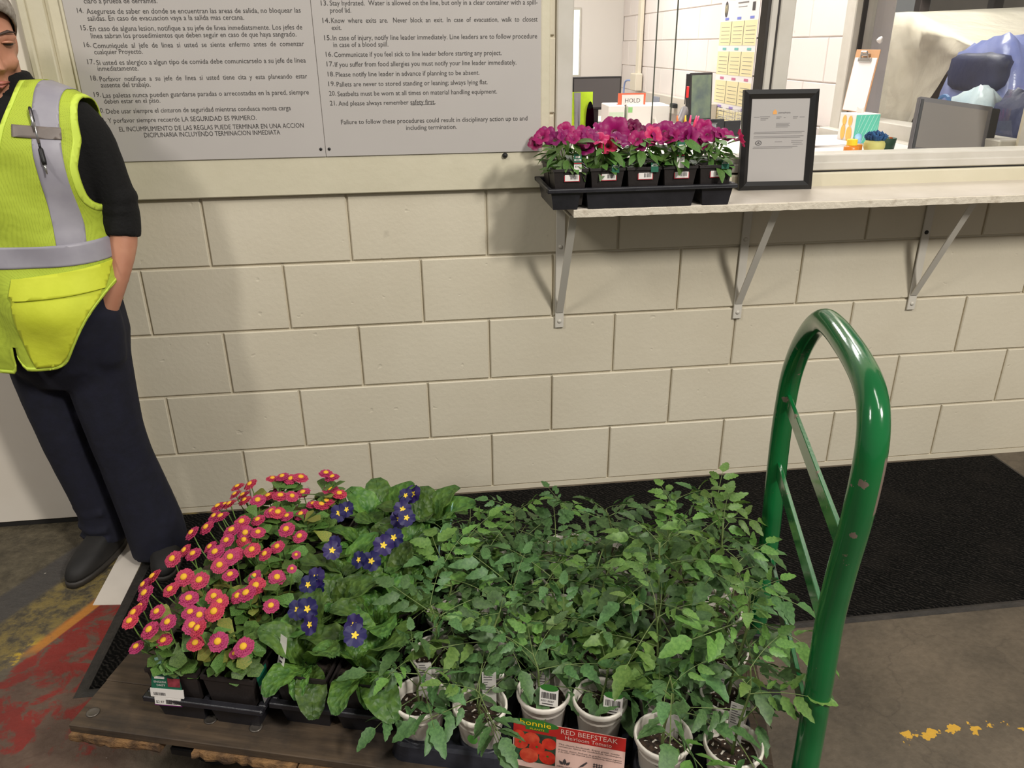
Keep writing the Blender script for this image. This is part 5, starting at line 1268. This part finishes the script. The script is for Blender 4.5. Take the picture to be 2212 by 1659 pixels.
# leaf, knife and trellis pictograms
for dx, an, s_ in ((0, 0, 1.0), (-.0045, 42, .8), (.0045, -42, .8)):
    lf = [(0, 0), (.0032, .004), (.003, .008), (0, .0135), (-.003, .008), (-.0032, .004)]
    M_ = T3((.095+dx*.6, -.0009, .0195)) @ Matrix.Rotation(R(-an), 4, 'Y') @ Matrix.Diagonal((s_, 1, s_, 1))
    b.join(MB().add([(x, 0, z) for x, z in lf], [tuple(range(6))]), M_)
b.join(MB().add([(-.0015, 0, -.011), (.002, 0, -.002), (.002, 0, .010), (-.0005, 0, .010), (-.0018, 0, -.002)], [(0, 1, 2, 3, 4)]), T3((.128, -.0009, .0265)) @ Matrix.Rotation(R(40), 4, 'Y'))
for k in range(4): b.box(.147+k*.0045, .1482+k*.0045, -.001, -.0005, .0185, .0345).box(.1455, .1625, -.001, -.0005, .0195+k*.0042, .0205+k*.0042)
obj('small_print', b, 'print_dark', t)
b = MB().add([(.178+.022*math.cos(2*PI*k/24), -.0012, .0145+.0155*math.sin(2*PI*k/24)) for k in range(24)], [tuple(range(24))], 0).add([(.178+.0205*math.cos(2*PI*k/24), -.0016, .0145+.014*math.sin(2*PI*k/24)) for k in range(24)], [tuple(range(24))], 1)
b.join(text_mb('$1.5', .020, .009), T3((.168, -.0020, .010)), 2)
obj('price_sticker', b, ['brand_green', 'tag_white', 'print_grey'], t)
# barcode labels standing in two middle cups
for (u, v, z) in ((1.040, .096, .075), (.925, .096, .07)):
    o = thing('barcode_label', 'small white barcode label with a green top in the %s cup behind the seed card' % ('right-hand' if u > 1 else 'left-hand'), 'label', tuple(cw(u, v, DK+.098)), CA+R(-4))
    b = MB().box(-.017, .017, 0, .001, 0, .036, 1).add([(.017*math.cos(2*PI*k/16), -.0004, .038+.007*math.sin(2*PI*k/16)) for k in range(16)], [tuple(range(16))], 0)
    for k in range(9): b.box(-.013+k*.003, -.013+k*.003+rr.uniform(.0007, .0018), -.0010, -.0003, .016, .028, 2)
    b.join(text_mb('RED BEEF', .024, .0038), T3((-.014, -.0008, .009)), 2).box(-.012, .008, -.0008, -.0002, .004, .0055, 2)
    obj('label_card', b, ['brand_green', 'tag_white', 'print_dark'], o, (0, 0, 0), (R(-10), 0, 0))
# ------------------------------------------------------------------ person in a safety vest
mat('skin', srgb(196, 140, 112), .5, srgb(184, 126, 100), 14)
mat('black_knit', srgb(7, 6, 6), .95, srgb(11, 10, 10), 60, bump=(120, .35))
mat('navy_pants', srgb(16, 17, 36), .9, srgb(11, 12, 28), 30, bump=(16, .35))
mat('shoe_black', srgb(20, 18, 17), .7, srgb(28, 25, 23), 20)
mat('shoe_sole', srgb(48, 43, 38), .6)
mat('hairnet', srgb(176, 168, 158), .7, srgb(120, 108, 96), 60)
mat('dark_brow', srgb(66, 46, 36), .7)
mat('lip', srgb(176, 104, 92), .5)
mat('eye_dark', srgb(40, 30, 26), .3)
def m_mesh(name, a, b_):
    m, nt, b = nodes(name); MATS[name] = m
    tc = nt.nodes.new('ShaderNodeTexCoord'); mp = nt.nodes.new('ShaderNodeMapping'); mp.inputs['Scale'].default_value = (1, 1, 1); link(nt, tc.outputs['Object'], mp.inputs[0])
    v = nt.nodes.new('ShaderNodeTexVoronoi'); v.inputs['Scale'].default_value = 380; v.inputs['Randomness'].default_value = .15; link(nt, mp.outputs[0], v.inputs['Vector'])
    c = ramp(nt, v.outputs['Distance'], [(.18, b_), (.34, a)]); link(nt, c, b.inputs['Base Color']); setin(b, 'Roughness', .75)
    n = tex(nt, 'noise', 9, 'OBJ', detail=3); bn = nt.nodes.new('ShaderNodeBump'); bn.inputs['Strength'].default_value = .35; bn.inputs['Distance'].default_value = .03
    link(nt, n.outputs[0], bn.inputs['Height']); link(nt, bn.outputs[0], b.inputs['Normal'])
m_mesh('vest_mesh', srgb(180, 198, 60), srgb(138, 152, 40))
mat('vest_solid', srgb(210, 218, 58), .7, srgb(200, 209, 48), 14, bump=(7, .5))
mat('vest_binding', srgb(210, 232, 84), .65)
mat('duct_tape', srgb(132, 120, 112), .5, srgb(118, 108, 102), 20)
def twist(p):
    # the shoulders are turned towards the room, the feet are not
    t = min(1, max(0, (p[2]-.70)/.28)); t = t*t*(3-2*t); a = R(15)*t; c, s = math.cos(a), math.sin(a)
    return Vector((p[0]*c-p[1]*s+.004*t, p[0]*s+p[1]*c-.010*t, p[2]))
def twist_mesh(me):
    for v in me.vertices: v.co = twist(v.co)
    me.update(); return me
PR = thing('person', 'person in a yellow safety vest, black sweater and navy trousers, hand in pocket', 'person', (-.77, -.20, 0), R(-19.3))
def limb(pts, n=14):
    return MB().tube(catmull([p[:3] for p in pts], 4), [q for q in _rad([p[3] for p in pts], 4)], n)
def _rad(r, n):
    out = []
    for i in range(len(r)-1):
        for k in range(n): out.append(r[i]+(r[i+1]-r[i])*k/n)
    return out+[r[-1]]
def ball(c, r, n=16):
    m = MB(); rx, ry, rz = r if isinstance(r, tuple) else (r, r, r)
    m.lathe([(math.sin(PI*k/10), -math.cos(PI*k/10)) for k in range(11)], n)
    m.v = [(c[0]+x*rx, c[1]+y*ry, c[2]+z*rz) for x, y, z in m.v]; return m
TORSO = [(0, 0, .64, .150, .105), (0, 0, .72, .168, .118), (0, 0, .82, .162, .116), (.004, 0, .92, .154, .106), (.006, 0, 1.02, .160, .106), (.008, 0, 1.12, .176, .112), (.010, 0, 1.20, .186, .108), (.010, .004, 1.26, .192, .094), (.010, .008, 1.295, .184, .078), (.010, .010, 1.322, .140, .062), (.008, .012, 1.345, .085, .052), (.008, .012, 1.36, .05, .045)]
HC = Vector((-.006, -.016, 1.438))
HR = T3(HC) @ Matrix.Rotation(R(44), 4, 'Z') @ Matrix.Rotation(R(14), 4, 'X')
def headparts():
    m = MB()
    m.join(ball((0, .012, .022), (.073, .090, .088)))
    m.join(loftrings([(0, -.034, -.118, .018, .016), (0, -.032, -.108, .034, .030), (0, -.022, -.085, .050, .050), (0, -.010, -.055, .060, .066), (0, -.004, -.02, .066, .078), (0, 0, .02, .069, .083), (0, .004, .06, .062, .074)], 20, 2.3))
    m.join(MB().tube([(0, -.080, .012), (0, -.090, -.010), (0, -.104, -.036), (0, -.086, -.046)], [.007, .009, .014, .008], 8))
    for s in (-1, 1):
        m.join(ball((s*.013, -.092, -.040), (.009, .010, .008), 8))
        m.join(ball((s*.034, -.066, -.030), (.022, .020, .020), 10))
        m.join(MB().tube([(s*.014, -.084, .026), (s*.034, -.080, .030), (s*.056, -.062, .022)], [.006, .008, .006], 6))
        m.join(ball((s*.073, .010, -.008), (.009, .018, .030), 10))
    m.join(MB().tube([(-.020, -.080, -.068), (0, -.090, -.066), (.020, -.080, -.068)], [.004, .008, .004], 8))
    m.join(MB().tube([(-.017, -.079, -.076), (0, -.087, -.077), (.017, -.079, -.076)], [.004, .008, .004], 8))
    m.join(ball((0, -.066, -.102), (.020, .016, .014), 10))
    return m.xf(HR)
def handparts(sx):
    # hand slipped into the trouser pocket: palm, four bent fingers, thumb
    m = MB(); wx, wy, wz = sx*.146, -.008, .765
    m.join(MB().tube([(wx, wy, wz), (wx-sx*.006, wy-.010, wz-.035), (wx-sx*.010, wy-.018, wz-.075)], [.026, .034, .032], 10, flat=.55))
    for k, (dy, ln) in enumerate(((-.030, .062), (-.012, .070), (.006, .066), (.022, .052))):
        bx, by, bz = wx-sx*.010, wy-.018+dy, wz-.085
        m.join(MB().tube([(bx, by, bz+.02), (bx-sx*.004, by-.004, bz-ln*.5), (bx-sx*.016, by-.010, bz-ln*.95)], [.0095, .009, .0075], 8))
    m.join(MB().tube([(wx-sx*.012, wy-.030, wz-.02), (wx-sx*.020, wy-.052, wz-.045), (wx-sx*.020, wy-.060, wz-.075)], [.012, .011, .009], 8))
    return m
body = MB().join(loftrings([(x, y, z, a*.90, b_*.90) for x, y, z, a, b_ in TORSO], 24, 2.3))
body.join(MB().tube([(0, .012, 1.28), (.004, .004, 1.34), (.008, -.002, 1.40)], [.062, .050, .050], 14)).join(headparts())
ARM = {1: [(.142, .012, 1.262, .050), (.178, .014, 1.215, .046), (.198, .020, 1.12, .041), (.210, .026, 1.03, .037), (.206, .012, .955, .037), (.186, -.004, .87, .032), (.160, -.010, .79, .026), (.150, -.012, .76, .026)],
       -1: [(-.150, .012, 1.268, .052), (-.190, .014, 1.22, .050), (-.206, .020, 1.12, .043), (-.214, .026, 1.03, .038), (-.206, .012, .955, .037), (-.186, -.004, .87, .032), (-.160, -.010, .79, .026), (-.150, -.012, .76, .026)]}
for s in (1, -1): body.join(limb(ARM[s])).join(handparts(s))
LEG = {1: [(.082, .0, .70, .088), (.092, -.002, .56, .078), (.098, -.006, .44, .060), (.118, .010, .26, .052), (.140, .025, .08, .038)],
       -1: [(-.082, .0, .70, .088), (-.075, -.006, .56, .078), (-.060, -.016, .44, .060), (-.040, .012, .26, .052), (-.024, .040, .08, .038)]}
for s in (1, -1): body.join(limb(LEG[s]))
body.join(MB().tube([(.148, .04, .045), (.160, .01, .045), (.196, -.06, .032)], [.026, .030, .020], 10)).join(MB().tube([(-.024, .065, .045), (-.024, .0, .045), (-.022, -.10, .03)], [.030, .034, .024], 10))
bm_ = twist_mesh(remeshed(body, .0085, 4, .5)); bm_.materials.append(MATS['skin']); bm_.polygons.foreach_set('use_smooth', [True]*len(bm_.polygons))
obj('body', bm_, None, PR)
TW = lambda mb: (setattr(mb, 'v', [tuple(twist(p)) for p in mb.v]), mb)[1]
def face_bits():
    for s in (-1, 1):
        obj('eyebrow', TW(MB().tube([(s*.016, -.088, .034), (s*.036, -.0855, .040), (s*.056, -.067, .033)], [.0025, .0035, .0015], 6).xf(HR)), 'dark_brow', PR)
        obj('eye', TW(ball((s*.034, -.0775, .012), (.012, .008, .0045), 10).xf(HR)), 'eye_dark', PR, smooth=True)
        obj('eyelid', TW(MB().tube([(s*.020, -.083, .016), (s*.034, -.087, .018), (s*.049, -.076, .014)], [.002, .0032, .002], 6).xf(HR)), 'skin', PR, smooth=True)
    obj('lips', TW(MB().tube([(-.022, -.082, -.071), (0, -.0985, -.068), (.022, -.082, -.071)], [.002, .0045, .002], 8).tube([(-.018, -.081, -.0745), (0, -.0965, -.0765), (.018, -.081, -.0745)], [.002, .005, .002], 8).xf(HR)), 'lip', PR, smooth=True)
face_bits()
hair = MB().grid(lambda a, c: tuple(Vector((0, .014, .026))+Vector((.079*math.sin(PI*.58*c)*math.cos(2*PI*a), .097*math.sin(PI*.58*c)*math.sin(2*PI*a), .094*math.cos(PI*.58*c)+(-.02*max(0, math.sin(2*PI*a))*c+.085*max(0, -math.sin(2*PI*a))*c)))), 28, 12).xf(HR)
ho = obj('hairnet', TW(hair), 'hairnet', PR, smooth=True); ho.modifiers.new('s', 'SOLIDIFY').thickness = .004
# sweater with a standing collar, sleeves pushed up to the elbow
sw = MB().join(loftrings([(x, y, z, a*.97, b_*.97) for x, y, z, a, b_ in TORSO], 24, 2.3))
for s in (1, -1):
    A_ = [(x, y, z, r+.011) for x, y, z, r in ARM[s][:4]]+[(s*.208, .014, .972, .046)]
    sw.join(limb(A_))
    for k, z in enumerate((1.075, 1.045, 1.015, .990)): sw.join(MB().tube([(s*(.214-.004*k), .024, z+.010), (s*(.214-.004*k), .022, z-.010)], [.046, .050], 14))
sw.join(MB().tube([(.002, .018, 1.26), (.004, .010, 1.32), (.006, .006, 1.372)], [.085, .068, .066], 18))
sm = twist_mesh(remeshed(sw, .008, 4, .5))
# V opening at the throat
def tri_data(me):
    me.calc_loop_triangles()
    return [v.co.copy() for v in me.vertices], [tuple(t.vertices) for t in me.loop_triangles], [v.normal.copy() for v in me.vertices]
def clip(V, F, fn):
    sv = [fn(p) for p in V]; V2 = list(V); cache = {}; out = []
    for f in F:
        k = len(f); poly = []
        if all(sv[i] >= 0 for i in f): out.append(f); continue
        if all(sv[i] < 0 for i in f): continue
        for q in range(k):
            a, b_ = f[q], f[(q+1) % k]
            if sv[a] >= 0: poly.append(a)
            if (sv[a] >= 0) != (sv[b_] >= 0):
                key = (min(a, b_), max(a, b_))
                if key not in cache:
                    t = sv[a]/(sv[a]-sv[b_]); cache[key] = len(V2); V2.append(V2[a].lerp(V2[b_], t)); sv.append(0.0)
                poly.append(cache[key])
        if len(poly) >= 3: out.append(tuple(poly))
    used = sorted({i for f in out for i in f}); mp = {o: n for n, o in enumerate(used)}
    return [V2[i] for i in used], [tuple(mp[i] for i in f) for f in out]
V_, F_, N_ = tri_data(sm)
cut = lambda p: -1 if (p.y < -.03 and p.z > 1.27 and False) else 1
V_, F_ = clip(V_, F_, lambda p: 1.3745-p.z)
V_, F_ = clip(V_, F_, lambda p: 1 if p.y > -.02 else abs(p.x-.03+.004)-max(0, (p.z-1.285))*.42)
so = obj('sweater', MB().add(V_, F_), 'black_knit', PR, smooth=True); so.modifiers.new('s', 'SOLIDIFY').thickness = .005
# trousers, flared at the hem
pt = MB().join(loftrings([(0, 0, .58, .10, .09), (0, 0, .64, .165, .118), (0, 0, .72, .180, .128), (0, 0, .80, .176, .124), (0, 0, .88, .164, .116)], 24, 2.3))
pt.join(limb([(.085, 0, .72, .096), (.088, -.002, .58, .086), (.098, -.006, .44, .076), (.106, .0, .34, .074), (.124, .010, .20, .080), (.140, .012, .10, .084), (.146, .010, .022, .082)]))
pt.join(limb([(-.085, 0, .72, .096), (-.082, -.004, .58, .086), (-.066, -.012, .44, .074), (-.056, -.006, .34, .071), (-.038, .008, .20, .070), (-.028, .012, .10, .066), (-.024, .012, .046, .062)]))
for s in (1, -1): pt.join(MB().tube([(s*.150, -.014, .793), (s*.150, -.014, .775), (s*.146, -.016, .735), (s*.134, -.020, .67), (s*.11, -.015, .60)], [.041, .045, .050, .054, .04], 18))
for z, r in ((.16, .009), (.10, .010), (.065, .009)):
    pt.join(MB().tube([(-.085, -.035, z+.012), (-.035, -.054, z), (.02, -.042, z+.006)], [r, r, r], 8))
pm = remeshed(pt, .008, 3, .5); pm.materials.append(MATS['navy_pants']); pm.polygons.foreach_set('use_smooth', [True]*len(pm.polygons))
obj('trousers', pm, None, PR)
# shoes
def shoe(x, y, rz):
    M_ = T3((x, y, 0)) @ Matrix.Rotation(rz, 4, 'Z')
    rings = []
    up = loftrings([(0, 0, .016, .040, .122), (0, .0, .030, .044, .126), (0, .006, .050, .043, .116), (0, .022, .066, .040, .094), (0, .046, .080, .036, .064), (0, .058, .092, .032, .048)], 20, 2.4)
    so_ = loftrings([(0, 0, 0.010, .040, .122), (0, 0, .013, .045, .128), (0, 0, .026, .046, .129), (0, 0, .030, .044, .126)], 20, 2.4)
    s_ = obj('shoe', up.xf(M_), 'shoe_black', PR, smooth=True)
    obj('sole', so_.xf(T3((0, 0, -.010)) @ M_), 'shoe_sole', s_, smooth=True)
    obj('toe_seam', MB().tube(catmull([(-.036, .02, .052), (-.030, -.05, .050), (0, -.088, .046), (.030, -.05, .050), (.036, .02, .052)], 4), .0022, 5).xf(M_), 'shoe_sole', s_)
shoe(-.022, -.062, R(4)); shoe(.172, .0, R(30))
# vest cut from a surface lying over the sweater
base = remeshed(MB().join(loftrings([(x, y, z, a*1.02+.012, b_*1.04+.012) for x, y, z, a, b_ in TORSO], 28, 2.4)), .010, 8, .5)
V0, F0, N0 = tri_data(base)
def drape(off):
    out = []
    for p, n in zip(V0, N0):
        low = max(0, (1.02-p.z)/.35); f = low*.030*(1 if p.y < .02 else 0)
        fold = .006*low*math.sin(p.x*46+p.z*9)+.004*math.sin(p.x*23+p.z*31)*(1 if p.y < 0 else .3)
        bulge = .030*math.exp(-((p.z-.83)/.07)**2-((p.x-.10)/.09)**2) if p.y < .0 else 0
        out.append(p+n*(off+f+fold+bulge))
    return out
def armhole(p):     # outside the arm opening
    z = p.z; xa = .186 if z > 1.22 else (.186-.22*(1.22-z) if z > 1.16 else .173)
    if z < 1.10: xa += (1.10-z)**2*6.0
    return xa-abs(p.x-.008)
def neck(p):
    if p.y < .0: return abs(p.x-.006)-max(0, (p.z-1.13))*.30-.0 if p.z > 1.13 else 1
    return 1.350-p.z
def hem(p):
    if p.y < .03:
        ax = p.x-.0
        z = .672+(max(0, p.x-.085)/.10)**2*.15 if p.x > 0 else .655+(max(0, -p.x-.08)/.1)**2*.08
        z += .05*max(0, 1-abs(p.x)/.03)**2        # rounded corners at the front opening
        return p.z-z
    return p.z-.88
def front(p): return 1 if (p.y > 0 or p.z > .94) else abs(p.x-.0)-.0025-max(0, .78-p.z)*.06
def vest_piece(name, off, cuts, matn, thick=.002, parent=PR):
    V, F = drape(off), F0
    for c in cuts: V, F = clip(V, F, c)
    o = obj(name, MB().add([twist(p) for p in V], F), matn, parent, smooth=True)
    s_ = o.modifiers.new('s', 'SOLIDIFY'); s_.thickness = thick; s_.offset = 1
    return o
base_cuts = [hem, neck, armhole, front, lambda p: 1.352-p.z]
vo = vest_piece('vest', .004, base_cuts, 'vest_mesh')
def band(f, w): return lambda p: w-abs(f(p))
for sg in (1, -1): vest_piece('armhole_binding', .0062, base_cuts+[lambda p: .012-armhole(p) if p.z > 1.02 else -1, lambda p, q=sg: p.x*q], 'vest_binding', .001, vo)
vest_piece('hem_binding', .0062, base_cuts+[lambda p: .010-hem(p)], 'vest_binding', .001, vo)
vest_piece('neck_binding', .0062, base_cuts+[lambda p: .010-neck(p) if p.z > 1.13 else -1], 'vest_binding', .001, vo)
for x0, x1 in ((.108, .162), (-.150, -.096)):
    vest_piece('vertical_stripe', .0068, base_cuts+[lambda p, a=x0: p.x-a, lambda p, b_=x1: b_-p.x, lambda p: p.z-.965], 'reflective_tape', .001, vo)
vest_piece('waist_stripe', .0072, base_cuts+[lambda p: p.z-.930, lambda p: .982-p.z], 'reflective_tape', .001, vo)
fr = lambda p: -p.y
vest_piece('pocket', .0080, base_cuts+[lambda p: p.x-.035-(.75-p.z)*.25, lambda p: .886-p.z, lambda p: .190-p.x, lambda p: .03-p.y, lambda p: hem(p)-.008], 'vest_solid', .001, vo)
vest_piece('pocket_flap', .0125, base_cuts+[lambda p: p.x-.004, lambda p: .196-p.x, lambda p: .03-p.y, lambda p: p.z-(.858+.05*max(0, p.x-.02)), lambda p: .908+.10*max(0, p.x-.02)-p.z, lambda p: (p.z-.858)+(p.x-.004)*.9-.012], 'vest_solid', .002, vo)
vest_piece('tape_patch', .0092, base_cuts+[lambda p: p.x-.070, lambda p: .165-p.x, fr, lambda p: p.z-(1.230-.12*(p.x-.12)), lambda p: 1.256-.12*(p.x-.12)-p.z], 'duct_tape', .001, vo)
# pen held under the tape
def surf(x, z):
    best = min((p for p in drape(.012) if p.y < 0), key=lambda p: (p.x-x)**2+(p.z-z)**2); return twist(best)
a, c = surf(.112, 1.290), surf(.134, 1.165)
pen = thing('pen', 'black and silver pen taped to the chest of the safety vest', 'pen', (0, 0, 0))
pen.parent = None
MW = T3(Vector((-.77, -.20, 0))) @ Matrix.Rotation(R(-19.3), 4, 'Z')
a, c = MW @ (a+Vector((0, -.006, 0))), MW @ (c+Vector((0, -.006, 0))); pen.location = c
P_ = lambda f: (c.lerp(a, f)-c)
obj('barrel', MB().tube([P_(.42), P_(.62), P_(.80)], .0038, 8), 'chrome', pen, smooth=True)
obj('grip', MB().tube([P_(.06), P_(.12), P_(.32), P_(.34)], [.0048, .0058, .0056, .004], 10), 'black_screw', pen, smooth=True)
obj('tip', MB().tube([P_(-.10), P_(.0), P_(.07)], [.0012, .0026, .0038], 8), 'chrome', pen, smooth=True)
obj('clip', MB().tube([P_(.62)+Vector((0, -.006, 0)), P_(.80)+Vector((.002, -.008, 0)), P_(.98)+Vector((.001, -.005, 0))], [.0022, .0034, .003], 6), 'chrome', pen, smooth=True)
obj('cap', MB().tube([P_(.78), P_(1.0), P_(1.03)], [.004, .004, .0025], 8), 'black_screw', pen, smooth=True)
obj('shaft', MB().tube([P_(.32), P_(.44)], .003, 8), 'black_screw', pen, smooth=True)
for m_ in (base, sm): 
    if m_.users == 0: bpy.data.meshes.remove(m_)
